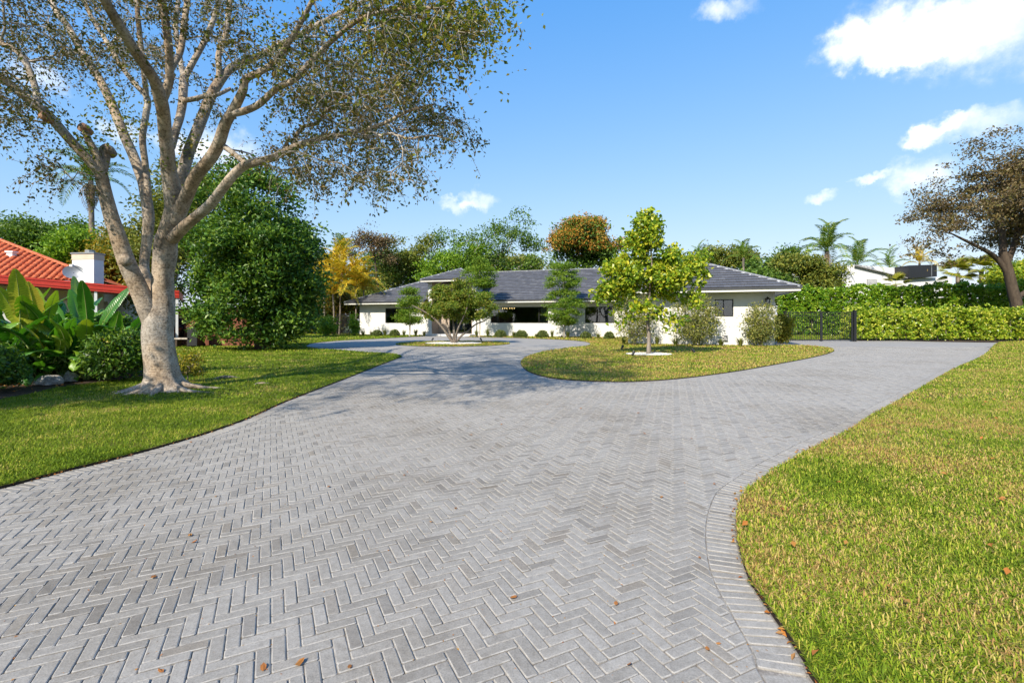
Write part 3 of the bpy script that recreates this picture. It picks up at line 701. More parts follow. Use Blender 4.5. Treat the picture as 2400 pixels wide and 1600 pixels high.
# roof planes with laid tiles
TW, TE = .335, .42
tile_jobs = []; roof_slab = MB(); caps = []
def clip_poly(poly, half):
    for (p0, n0) in half:
        out = []; dv = [((p-p0)*n0).sum() for p in poly]
        for k in range(len(poly)):
            A, B, da, db = poly[k], poly[(k+1) % len(poly)], dv[k], dv[(k+1) % len(poly)]
            if da >= 0: out.append(A)
            if (da >= 0) != (db >= 0): out.append(A+(B-A)*da/(da-db))
        poly = out
        if len(poly) < 3: return []
    return poly
def roof_face(corners, fr, skip=None, tiles=True, slabs=None):
    """corners: face outline in frame coords (s,t,z), first edge = eave. fr maps to world"""
    C = [np.array(c_, float) for c_ in corners]; o = C[0]; u = unit(C[1]-C[0]); nrm = unit(np.cross(u, C[-1]-o)); nrm = nrm*np.sign(nrm[2]); v = np.cross(nrm, u)
    P = [np.array((((c_-o)*u).sum(), ((c_-o)*v).sum())) for c_ in C]
    for sl in (slabs or [C]): roof_slab.add([fr(*c_) for c_ in sl], [tuple(range(len(sl)))])
    if not tiles: return
    cen = sum(P)/len(P); half = []
    for k in range(len(P)):
        a, b = P[k], P[(k+1) % len(P)]; n_ = np.array((-(b-a)[1], (b-a)[0])); n_ = n_/np.linalg.norm(n_)
        if ((cen-a)*n_).sum() < 0: n_ = -n_
        half.append((a, n_))
    amax = max(p[0] for p in P); amin = min(p[0] for p in P); bmax = max(p[1] for p in P)
    for j in range(int(bmax/TE)+1):
        sh = (j % 2)*TW/2
        for i in range(int((amin)/TW)-1, int(amax/TW)+2):
            a0, a1, b0, b1 = i*TW+sh, (i+1)*TW+sh-.006, j*TE, (j+1)*TE+.02
            full = [np.array(p) for p in ((a0,b0),(a1,b0),(a1,b1),(a0,b1))]
            pl = clip_poly(full, half)
            if len(pl) < 3: continue
            cc = sum(pl)/len(pl); w3 = o+u*cc[0]+v*cc[1]
            if skip and skip(w3): continue
            whole = len(pl) == 4 and all(np.allclose(x, y) for x, y in zip(pl, full))
            tile_jobs.append((fr, o, u, v, nrm, pl, b0, whole, (a0, b0)))
def hp(s, t, z): return hw(s, t, z)
RZ = FZ+FH
w2m = 7.52; rz2 = RZ+PITCH*w2m; w1m = 4.79; rz1 = RZ+PITCH*w1m; tj = ET+w1m
skip_entry = lambda p: ew0 < p[0] < ew1 and p[1] < 40.75
skip_wing = lambda p: p[0] > wS0+.05 and p[1] < tj-abs(p[0]-(sR-w1m))+.1 and p[0] < sR
roof_face([(sL,ET,RZ), (sR,ET,RZ), (sR-w2m,ET+w2m,rz2), (sL+w2m,ET+w2m,rz2)], hp, lambda p: skip_entry(p) or skip_wing(p),
    slabs=[[(sL,ET,RZ), (ew0,ET,RZ), (ew0,40.75,RZ+PITCH*2.4), (sL+2.4,40.75,RZ+PITCH*2.4)], [(ew1,ET,RZ), (sR,ET,RZ), (sR-2.4,40.75,RZ+PITCH*2.4), (ew1,40.75,RZ+PITCH*2.4)], [(sL+2.4,40.75,RZ+PITCH*2.4), (sR-2.4,40.75,RZ+PITCH*2.4), (sR-w2m,ET+w2m,rz2), (sL+w2m,ET+w2m,rz2)]])
roof_face([(sL,ET+2*w2m,RZ), (sL,ET,RZ), (sL+w2m,ET+w2m,rz2)], hp, tiles=False)
roof_face([(sR,ET+2*w2m,RZ), (sL,ET+2*w2m,RZ), (sL+w2m,ET+w2m,rz2), (sR-w2m,ET+w2m,rz2)], hp, tiles=False)
roof_face([(sR,ET,RZ), (sR,ET+2*w2m,RZ), (sR-w2m,ET+w2m,rz2)], hp, tiles=False)
roof_face([(wS0,WET,RZ), (sR,WET,RZ), (sR-w1m,WET+w1m,rz1)], hp)
roof_face([(sR,WET,RZ), (sR,tj+2,RZ), (sR-w1m,tj+2,rz1), (sR-w1m,WET+w1m,rz1)], hp)
roof_face([(wS0,ET,RZ), (wS0,WET,RZ), (sR-w1m,WET+w1m,rz1), (sR-w1m,tj,rz1)], hp)
ew = (EE1-EE0)/2; EZR = EEZ+FH; ezr = EZR+PITCH*ew
roof_face([(EE0,EET,EZR), (EE1,EET,EZR), (EE0+ew,EET+ew,ezr)], hp)
roof_face([(EE0,EET+2*ew,EZR), (EE0,EET,EZR), (EE0+ew,EET+ew,ezr)], hp)
roof_face([(EE1,EET,EZR), (EE1,EET+2*ew,EZR), (EE0+ew,EET+ew,ezr)], hp)
roof_face([(EE1,EET+2*ew,EZR), (EE0,EET+2*ew,EZR), (EE0+ew,EET+ew,ezr)], hp, tiles=False)
roof = roof_slab.build('roof', M['gutter'], house)
def lay_tiles(jobs, parent, mats_single, mat_field, n_single, base_th=.058, top_th=.016, name='roof_tile'):
    def dist(j):
        fr, o, u, v, nrm, pl, b0, whole, ab = j; c_ = sum(pl)/len(pl); return float(np.linalg.norm(fr(*(o+u*c_[0]+v*c_[1]))-np.array((0,0,EYE))))
    order = sorted(range(len(jobs)), key=lambda k: dist(jobs[k])); cnt = 0; mb = MB()
    shared = None
    zf = lambda b, b0: base_th+(top_th-base_th)*(b-b0)/TE
    for k in order:
        fr, o, u, v, nrm, pl, b0, whole, (a0, _) = jobs[k]
        if whole and cnt < n_single:
            if shared is None:
                pts = [(0,0),(TW-.006,0),(TW-.006,TE+.02),(0,TE+.02)]
                V = [(x, y, zf(y, 0)) for x, y in pts]+[(x, y, zf(y, 0)-.03) for x, y in pts]
                shared = mesh_py(name, V, [(0,1,2,3), (4,5,1,0), (5,6,2,1), (7,4,0,3)], mats_single)
            ob = link(name, shared, parent)
            U, Vv, W = (fr(*(o+e))-fr(*o) for e in (u, v, nrm)); Pp = fr(*(o+u*a0+v*b0))+W*rng.normal(0, .002)
            ob.matrix_basis = Matrix(((U[0],Vv[0],W[0],Pp[0]), (U[1],Vv[1],W[1],Pp[1]), (U[2],Vv[2],W[2],Pp[2]), (0,0,0,1))); cnt += 1
        else:
            n_ = len(pl); dz = rng.normal(0, .002)
            T = [fr(*(o+u*p[0]+v*p[1]+nrm*(zf(p[1], b0)+dz))) for p in pl]; Bt = [fr(*(o+u*p[0]+v*p[1]+nrm*(zf(p[1], b0)+dz-.03))) for p in pl]
            mb.add(T+Bt, [tuple(range(n_))]+[(n_+q, n_+(q+1) % n_, (q+1) % n_, q) for q in range(n_)])
    stuff(mb.build(name+'_field', mat_field, parent))
lay_tiles(tile_jobs, roof, M['roof_tile'], M['roof_field'], 300)
def ridge_line(a, b, fr, parent, r=.105, mat='ridge_cap', mort=True, ln=.42):
    A, B = fr(*a), fr(*b); L_ = np.linalg.norm(B-A); n = int(L_/ln); dv = (B-A)/L_; up = np.array((0,0,1.)); sd = unit(np.cross(dv, up)); up = np.cross(sd, dv)
    q = np.linspace(-.25, math.pi+.25, 7)
    V = [(x, math.cos(t)*r*(1.06 if x == 0 else .96), math.sin(t)*r*.6*(1.06 if x == 0 else .96)) for x in (0, L_/n*.995+.03) for t in q]
    me = mesh_py('ridge_tile', V, [(k, k+1, 8+k, 7+k) for k in range(6)]+[tuple(range(7))], M[mat], True)
    for k in range(n):
        ob = link('ridge_tile', me, parent); P = A+dv*L_/n*k+up*(.015)
        ob.matrix_basis = Matrix(((dv[0],sd[0],up[0],P[0]), (dv[1],sd[1],up[1],P[1]), (dv[2],sd[2],up[2],P[2]), (0,0,0,1)))
    if mort:
        mm = MB()
        for k in range(n*2):
            P0 = A+dv*L_/(2*n)*k; P1 = A+dv*L_/(2*n)*(k+1.05); w_ = r*rng.uniform(1.05, 1.5)
            mm.add([P0-sd*w_-up*.02, P1-sd*w_*.9-up*.02, P1+sd*w_-up*.02, P0+sd*w_-up*.02, P0-sd*.03+up*.055, P1-sd*.03+up*.055, P1+sd*.03+up*.055, P0+sd*.03+up*.055], [(0,1,5,4), (1,2,6,5), (2,3,7,6), (3,0,4,7), (4,5,6,7)])
        mm.build('ridge_mortar', M['mortar'], parent)
ridge_line((sL,ET,RZ), (sL+w2m,ET+w2m,rz2), hp, roof); ridge_line((sL+w2m,ET+w2m,rz2), (sR-w2m,ET+w2m,rz2), hp, roof)
ridge_line((sR,WET,RZ), (sR-w1m,WET+w1m,rz1), hp, roof); ridge_line((wS0,WET,RZ), (sR-w1m,WET+w1m,rz1), hp, roof); ridge_line((sR-w1m,WET+w1m,rz1), (sR-w1m,tj+1,rz1), hp, roof)
for c_ in ((EE0,EET,EZR), (EE1,EET,EZR)): ridge_line(c_, (EE0+ew,EET+ew,ezr), hp, roof, r=.09)
# wall lantern and meter box on the wing
ls = s_at(1799, WWT-.15); lz = z_at(1799, 706, WWT-.15)
lt = thing('wall_lantern', 'black carriage lantern on the right end of the white wall', 'lantern', hw(ls, WWT-.2, lz-.3))
bx = lambda a, b, c_, d_, e, f_: (lambda mb: mb)(MB().box(a, b, c_, d_, e, f_, fn))
bx(ls-.05, ls+.05, WWT-.03, WWT-.003, lz-.12, lz+.1).build('back_plate', M['dark_frame'], lt)
tb = MB(); tb.tube([hw(ls, WWT-.03, lz+.02), hw(ls, WWT-.12, lz+.2), hw(ls, WWT-.18, lz+.17)], .014, 6); tb.build('arm', M['dark_frame'], lt)
bd = MB()
for k in range(4):
    a = k*math.pi/2+math.pi/4; p0 = hw(ls+.08*math.cos(a), WWT-.18+.08*math.sin(a), lz-.2); p1 = hw(ls+.12*math.cos(a), WWT-.18+.12*math.sin(a), lz+.12); bd.tube([p0, p1], .012, 5)
bd.build('frame', M['dark_frame'], lt)
gl_ = MB(); gl_.box(ls-.07, ls+.07, WWT-.25, WWT-.11, lz-.19, lz+.1, fn); gl_.build('lantern_glass', M['glass'], lt)
tp = MB(); tp.tube([hw(ls, WWT-.18, lz+.11), hw(ls, WWT-.18, lz+.125), hw(ls, WWT-.18, lz+.2), hw(ls, WWT-.18, lz+.25)], (.16, .15, .05, .012), 8); tp.build('lantern_cap', M['dark_frame'], lt)
ub = thing('utility_box', 'small grey utility box low on the white wall by the right window', 'box', hw(s_at(1701, WWT-.1), WWT-.1, .3))
us = s_at(1701, WWT-.1); bx(us-.09, us+.09, WWT-.14, WWT-.003, .28, .52).build('cabinet', M['ridge_cap'], ub); bx(us-.1, us+.1, WWT-.16, WWT-.003, .521, .54).build('lid', M['gutter'], ub)

# ================================================================ GATES AND FENCES
M['black_metal'] = plain('black_powder_coat', (.012,.012,.013), .42)
def gate_leaf(A, B, ztop, zbot, n, label, group=None):
    A, B = np.array(A), np.array(B); dv = (B-A)/np.linalg.norm(B-A); L_ = np.linalg.norm(B-A); nv = np.array((-dv[1], dv[0]))
    g_ = thing('metal_gate', label, 'gate', (*A, 0), group)
    f3 = lambda a, y, z: (A[0]+dv[0]*a+nv[0]*y, A[1]+dv[1]*a+nv[1]*y, z)
    for z0, z1 in ((zbot, zbot+.045), (ztop-.045, ztop), (ztop-.24, ztop-.21)): MB().box(.07, L_-.07, -.02, .02, z0, z1, f3).build('rail', M['black_metal'], g_)
    for a in (0, L_-.07): MB().box(a, a+.07, -.03, .03, .02, ztop+.03, f3).build('stile', M['black_metal'], g_)
    me = mesh_py('bar', *(lambda mb: (mb.V, mb.F))(MB().box(-.011, .011, -.011, .011, zbot+.045, ztop-.045)), M['black_metal'])
    for k in range(n):
        a = .07+(L_-.14)*(k+1)/(n+1); o = link('bar', me, g_); p = f3(a, 0, 0); o.location = (p[0]-A[0], p[1]-A[1], 0); o.rotation_euler = (0, 0, math.atan2(dv[1], dv[0])); o.matrix_parent_inverse = Matrix.Identity(4)
    return g_
GA, GM, GB = gp(1846, 799.2), gp(1925, 799.6), gp(1998, 800); gz = 1.35+19/F*EYE*F/48.5
gate_leaf(GA, GM, 1.9, .08, 17, 'black metal gate leaf of vertical bars next to the white house')
gate_leaf(GM, GB, 1.9, .08, 16, 'black metal gate leaf of vertical bars next to the hedge')
def post(p, w, h, label, cap=True):
    t_ = thing('gate_post', label, 'post', (*p, 0)); MB().box(p[0]-w/2, p[0]+w/2, p[1]-w/2, p[1]+w/2, 0, h).build('shaft', M['black_metal'], t_)
    MB().box(p[0]-w/2-.02, p[0]+w/2+.02, p[1]-w/2-.02, p[1]+w/2+.02, h, h+.04).build('cap', M['black_metal'], t_)
post(GA+np.array((-.16, 0)), .14, 1.92, 'black gate post by the white house corner'); post(GB+np.array((.14, 0)), .16, 1.98, 'thick black gate post at the end of the front hedge')
SG0, SG1 = at(789, 751, 45.), at(819, 751, 44.6)
gate_leaf(SG0[:2], SG1[:2], 1.95, .08, 10, 'narrow black side gate left of the white house')

# ================================================================ VEGETATION TOOLS
class Skel:
    def __init__(s): s.P = []; s.par = []; s.fix = []
    def limb(s, pts, radii, parent=-1, seg=5):
        C = catmull([np.array(p, float) for p in pts], seg); r = np.interp(np.linspace(0, 1, len(C)), np.linspace(0, 1, len(radii)), radii)
        ids = []
        for p, q in zip(C, r):
            s.P.append(p); s.par.append(parent); s.fix.append(q); parent = len(s.P)-1; ids.append(parent)
        return ids
    def nearest(s, p): return int(((np.array(s.P)-p)**2).sum(1).argmin())
    def grow(s, T, step=.35, jit=.05, sag=.08, root=None, skip=0):
        T = np.asarray(T); n0 = len(s.P); arr = np.zeros((n0+int(len(T)*60)+100, 3)); arr[:n0] = s.P; n = n0
        d0 = np.array([((arr[skip:n0]-t)**2).sum(1).min() for t in T])
        tips = []
        for k in np.argsort(d0):
            t = T[k]; q = arr[skip:n]; dv = t-q; d = np.sqrt((dv**2).sum(1)); cost = d+.35*np.maximum(0, -dv[:, 2]); j = int(cost.argmin())+skip
            a = arr[j]; L_ = np.linalg.norm(t-a); m = max(1, int(L_/step)); prev = j
            for i in range(1, m+1):
                f = i/m; p = a+(t-a)*f; p = p+np.array((0, 0, sag*L_*math.sin(math.pi*f)))
                if i < m: p = p+rng.normal(0, jit, 3)
                if n >= len(arr): arr = np.vstack([arr, np.zeros((4000, 3))])
                arr[n] = p; s.P.append(p); s.par.append(prev); s.fix.append(0.); prev = n; n += 1
            tips.append(prev)
        return tips
    def radii(s, rt=.006, e=2.3):
        n = len(s.P); acc = np.zeros(n); r = np.zeros(n)
        for i in range(n-1, -1, -1):
            if acc[i] == 0: acc[i] = rt**e
            r[i] = s.fix[i] if s.fix[i] > 0 else acc[i]**(1/e)
            if s.par[i] >= 0: acc[s.par[i]] += acc[i]
        for i in range(n):
            if s.fix[i] == 0 and s.par[i] >= 0: r[i] = min(r[i], r[s.par[i]]*.92)
        return r
    def tubes(s, r, sides=6, rmin=0., start=0):
        n = len(s.P); P = np.array(s.P); ch = [[] for _ in range(n)]
        for i in range(n):
            if s.par[i] >= 0: ch[s.par[i]].append(i)
        Vs, Fs, off = [], [], 0; stack = [(i, None) for i in range(n) if s.par[i] < 0]
        while stack:
            i, pr = stack.pop(); c = [] if pr is None else [pr]; first = True
            while True:
                c.append(i); kids = ch[i]
                if not kids: break
                m = max(kids, key=lambda k: (s.fix[k] > 0, r[k]))
                for k in kids:
                    if k != m: stack.append((k, i))
                i = m
            rr = r[c].copy()
            if pr is not None: rr[0] = rr[1]
            keep = rr >= rmin
            if len(c) < 2 or (start and c[1] < start) or not keep[:2].any(): continue
            if not keep.all(): k = max(2, int(np.argmin(keep)) or 2); c = c[:k]; rr = rr[:k]
            sd = sides if rr.max() > .03 else max(3, sides-2)
            V, f = sweep(P[c], rr, sd); Vs.append(V); Fs.append(f+off); off += len(V)
        return np.vstack(Vs), np.vstack(Fs)
def leaf_geo(C, size, aspect=.5, up=.35, droop=.0, fold=.18, hexa=False, axis=None, svar=.35):
    """leaf blades at C; returns verts, faces"""
    n = len(C); nrm = unit(rng.normal(size=(n, 3))+np.array((0, 0, up*2.2)))
    a = rng.normal(size=(n, 3)) if axis is None else axis+rng.normal(0, .45, (n, 3))
    a = a-np.array((0, 0, droop)); a = unit(a-(a*nrm).sum(1)[:, None]*nrm); b = np.cross(nrm, a)
    L_ = (size*rng.uniform(1-svar, 1+svar, n))[:, None]; W = L_*aspect*.5
    base = C-a*L_*.5; tip = C+a*L_*.5-nrm*L_*.08
    if not hexa:
        V = np.stack([base, C+b*W+nrm*W*fold*2, tip, C-b*W+nrm*W*fold*2], 1).reshape(-1, 3); k = np.arange(n)[:, None]*4
        return V, np.vstack([k+np.array([0,1,2]), k+np.array([0,2,3])])
    q1, q2 = C-a*L_*.16, C+a*L_*.24; lift = nrm*W*fold*2
    V = np.stack([base, q1+b*W*.85+lift, q2+b*W*.9+lift, tip, q2-b*W*.9+lift, q1-b*W*.85+lift], 1).reshape(-1, 3); k = np.arange(n)[:, None]*6
    return V, np.vstack([k+np.array([0,1,2,3]), k+np.array([0,3,4,5])])
def in_ellipsoids(E, n, shell=0.):
    """random points in a union of ellipsoids (cx,cy,cz,rx,ry,rz)"""
    vol = np.array([e[3]*e[4]*e[5] for e in E]); cnt = rng.multinomial(n, vol/vol.sum()); out = []
    for e, k in zip(E, cnt):
        d = rand_unit(k); r = (shell**3+(1-shell**3)*rng.random(k))**(1/3); out.append(np.array(e[:3])+d*r[:, None]*np.array(e[3:]))
    return np.vstack(out)
def lumps(E, k, f=(.22, .42)):
    """break smooth ellipsoids up into many smaller boughs near their surface"""
    out = []
    for e in E:
        n = max(3, int(k*(e[3]*e[5])**.5)); d = rand_unit(n); rr = rng.uniform(.45, 1.0, n)
        for q, r_ in zip(d, rr):
            s_ = rng.uniform(*f)*(e[3]*e[5])**.5; out.append((e[0]+q[0]*e[3]*r_, e[1]+q[1]*e[4]*r_, e[2]+q[2]*e[5]*r_, s_*1.2, s_*1.1, s_*.75))
    return out
def clumps(T, per, spread, flat=.7):
    C = np.repeat(T, per, 0); return C+rng.normal(size=C.shape)*spread*np.array((1, 1, flat))
def make_tree(name, label, cat, base, trunk, tr, E, ntgt, per, spread, leaf, lmat, bmat, shell=.45, step=.5, jit=.09, group=None, aspect=.5, up=.35, droop=0., hexa=False, rt=.008, rmin=.012, flat=.7, sides=6, extra=None, fold=.18, tgt=None, lump=7., bloom=None):
    """generic tree: trunk polyline, branches grown to points in the crown, leaves in clumps round them"""
    root = thing(name, label, cat, base, group); sk = Skel(); sk.limb(trunk, tr)
    T = in_ellipsoids(lumps(E, lump), ntgt, .55) if tgt is None else tgt
    T = T[T[:, 2] > .2]
    sk.grow(T, step, jit); r = sk.radii(rt)
    V, Fs = sk.tubes(r, sides, rmin); link('trunk', mesh_np('trunk', V, Fs, bmat, True), root)
    C = clumps(T, per, spread, flat)
    if extra is not None: C = np.vstack([C, extra])
    C = C[C[:, 2] > .06]
    V, Fs = leaf_geo(C, leaf, aspect, up, droop, fold, hexa)
    stuff(link('crown', mesh_np('crown', V, Fs, lmat), root))
    if bloom is not None:
        ct = T.mean(0); k = T[:, 2] > ct[2]-.2*(T[:, 2].max()-ct[2]); B = T[k]; B = B+unit(B-ct)*.3
        V, Fs = leaf_geo(clumps(B, bloom[1], spread*.8, .7), leaf*.8, .4, .1); stuff(link('blossom', mesh_np('blossom', V, Fs, bloom[0]), root))
    return root
def bark(name, cols, scale=6, bs=.7, stretch=(1,1,.35), bd=.03, bscale=18):
    return surf(name, cols, scale, .9, bs, bd, bscale, stretch, .2, fine=(40, .22))
M['bark_grey'] = bark('grey_brown_bark', [(.10,.08,.065), (.20,.165,.135), (.30,.26,.22)])
M['bark_dark'] = bark('dark_bark', [(.045,.034,.026), (.10,.075,.055)])
M['bark_light'] = bark('pale_bark', [(.26,.22,.18), (.42,.37,.31), (.52,.47,.41)])
G1, G2, G3 = (.030,.075,.010), (.060,.125,.014), (.115,.19,.018)
M['leaf_dense'] = leafm('dense_tree_leaves', [(0.027,0.075,0.015), (0.060,0.143,0.018), (0.112,0.217,0.021), (0.210,0.300,0.030)], .28, .42)
M['leaf_olive'] = leafm('olive_leaves', [(0.068,0.105,0.018), (0.128,0.173,0.024), (0.210,0.232,0.033), (0.300,0.285,0.045)], .3)
M['leaf_mid'] = leafm('mid_green_leaves', [(0.053,0.112,0.018), (0.105,0.195,0.024), (0.180,0.270,0.030)], .3)
M['leaf_bright'] = leafm('bright_green_leaves', [(0.090,0.195,0.015), (0.180,0.315,0.021), (0.300,0.420,0.030)], .35)
M['leaf_yellow'] = leafm('yellow_green_leaves', [(0.090,0.180,0.015), (0.195,0.300,0.021), (0.360,0.435,0.030), (0.600,0.540,0.045)], .35, .35)
M['leaf_brown'] = leafm('brown_leaves', [(0.075,0.053,0.033), (0.165,0.105,0.060), (0.255,0.165,0.083), (0.150,0.150,0.045)], .25)
M['leaf_orange'] = leafm('orange_flowering_leaves', [(0.053,0.120,0.018), (0.135,0.165,0.021), (0.510,0.240,0.030), (0.690,0.300,0.045)], .25)
M['leaf_bronze'] = leafm('bronze_leaves', [(.07,.055,.03), (.14,.095,.045), (.20,.145,.055), (.15,.14,.045)], .25, .4)
M['leaf_canopy'] = leafm('canopy_leaves', [(.045,.06,.013), (.09,.108,.02), (.155,.145,.026), (.21,.125,.035), (.17,.20,.025)], .32)
M['leaf_sprout'] = leafm('fresh_sprout_leaves', [(.07,.11,.012), (.16,.21,.018), (.28,.28,.028), (.36,.27,.04)], .38)
M['leaf_hedge'] = leafm('hedge_leaves', [(0.053,0.143,0.012), (0.112,0.247,0.015), (0.210,0.352,0.021), (0.390,0.480,0.045)], .28, .3, .5)
M['leaf_hedge2'] = leafm('variegated_hedge_leaves', [(0.090,0.180,0.012), (0.195,0.315,0.018), (0.375,0.450,0.030), (0.690,0.660,0.105)], .3, .32, .5)
M['leaf_feather'] = leafm('feathery_leaves', [(0.075,0.165,0.015), (0.150,0.255,0.018), (0.255,0.330,0.030)], .4)
M['palm'] = leafm('palm_frond', [(0.053,0.128,0.018), (0.105,0.210,0.024), (0.195,0.285,0.030), (0.390,0.360,0.045)], .3, .4)
M['palm_yellow'] = leafm('yellow_palm_frond', [(0.180,0.240,0.018), (0.540,0.405,0.030), (0.700,0.540,0.045), (0.700,0.360,0.045)], .35, .4)
M['stem'] = surf('green_stem', [(.10,.14,.03), (.18,.20,.06)], 8, .6)
M['tuft'] = leafm('tuft_blades', [(.07,.11,.02), (.15,.18,.03), (.30,.27,.08)], .3)

# ================================================================ THE BIG GREY TREE
def big_bark():
    m, nt, N, L, b = newmat('smooth_mottled_bark')
    n = tex(nt, 'Noise', 3.2, 6, .65, stretch=(1,1,.7)); r = ramp(N, [(.30, (.16,.132,.106)), (.44, (.295,.258,.22)), (.57, (.40,.365,.325)), (.74, (.50,.475,.44))]); L.new(n.outputs[0], r.inputs[0])
    n2 = tex(nt, 'Noise', 26, 5, .7); r2 = ramp(N, [(.38, (.30,.28,.26)), (.52, (1,1,1))]); L.new(n2.outputs[0], r2.inputs[0])
    o = mixc(nt, .75, r.outputs[0], mixc(nt, 1, r.outputs[0], r2.outputs[0], 'MULTIPLY'))
    n3 = tex(nt, 'Noise', 7., 4, .6, stretch=(.55,.55,5.)); r3 = ramp(N, [(.31, (.40,.36,.33)), (.38, (1,1,1))]); L.new(n3.outputs[0], r3.inputs[0])
    o = mixc(nt, .8, o, mixc(nt, 1, o, r3.outputs[0], 'MULTIPLY'))
    n4 = tex(nt, 'Noise', 1.3, 4, .6); r4 = ramp(N, [(.38, (1.14,.96,.76)), (.62, (1.0,.98,.95))]); L.new(n4.outputs[0], r4.inputs[0]); o = mixc(nt, 1, o, r4.outputs[0], 'MULTIPLY')
    L.new(o, b.inputs['Base Color']); b.inputs['Roughness'].default_value = .85; b.inputs['Specular IOR Level'].default_value = .25
    sm = N.new('ShaderNodeMath'); sm.operation = 'ADD'; L.new(n2.outputs[0], sm.inputs[0]); L.new(n3.outputs[0], sm.inputs[1]); bump(nt, b, sm.outputs[0], .55, .025)
    return m
M['bark_big'] = big_bark()
YT = 8.85
bt_base = at(383, 916, EYE*F/(916-HOR)); YT = bt_base[1]
bigtree = thing('shade_tree', 'large grey-barked tree with forking limbs and sparse canopy on the left lawn', 'tree', (bt_base[0], bt_base[1], 0))
def lumpy_tube(pts, radii, n, lump=.06, seg=8, flare=None, seed=0):
    C = catmull(pts, seg); r = np.interp(np.linspace(0, 1, len(C)), np.linspace(0, 1, len(radii)), radii)
    V, Fs = sweep(C, r, n); V = V.reshape(len(C), n, 3); a = np.arange(n)*2*math.pi/n; rg = np.random.default_rng(seed)
    ph = rg.uniform(0, 6.28, 6); s_ = np.linspace(0, len(C)/6, len(C))[:, None]
    mod = 1+lump*(np.sin(2*a[None]+ph[0]+.5*s_)+.6*np.sin(3*a[None]+ph[1]-.4*s_)+.5*np.sin(5*a[None]+ph[2]+.9*s_)+.7*np.sin(s_*1.7+ph[3]+a[None]))*.6
    if flare is not None: mod = mod*flare(C, a)
    V = C[:, None]+(V-C[:, None])*mod[..., None]
    return V.reshape(-1, 3), Fs
def L3(l): return [at(px, py, YT+dy) for px, py, dy in l]
m2p = YT/F
fl = lambda C, a: 1+(np.exp(-np.maximum(C[:, 2:3], 0)/.13)*.55)*(1+.75*np.sin(5*a[None]+.7)+.35*np.sin(3*a[None]+2.))
tb_ = L3([(384,925,0), (381,890,0), (377,850,0), (372,800,0), (371,760,.0), (378,722,.05), (381,685,.08), (381,640,.06), (388,590,.05), (392,552,.0)])
V, Fs = lumpy_tube(tb_, [.335,.30,.27,.254,.25,.205,.182,.178,.205,.185], 32, .07, 8, fl, 1); link('trunk', mesh_np('trunk', V, Fs, M['bark_big'], True), bigtree)
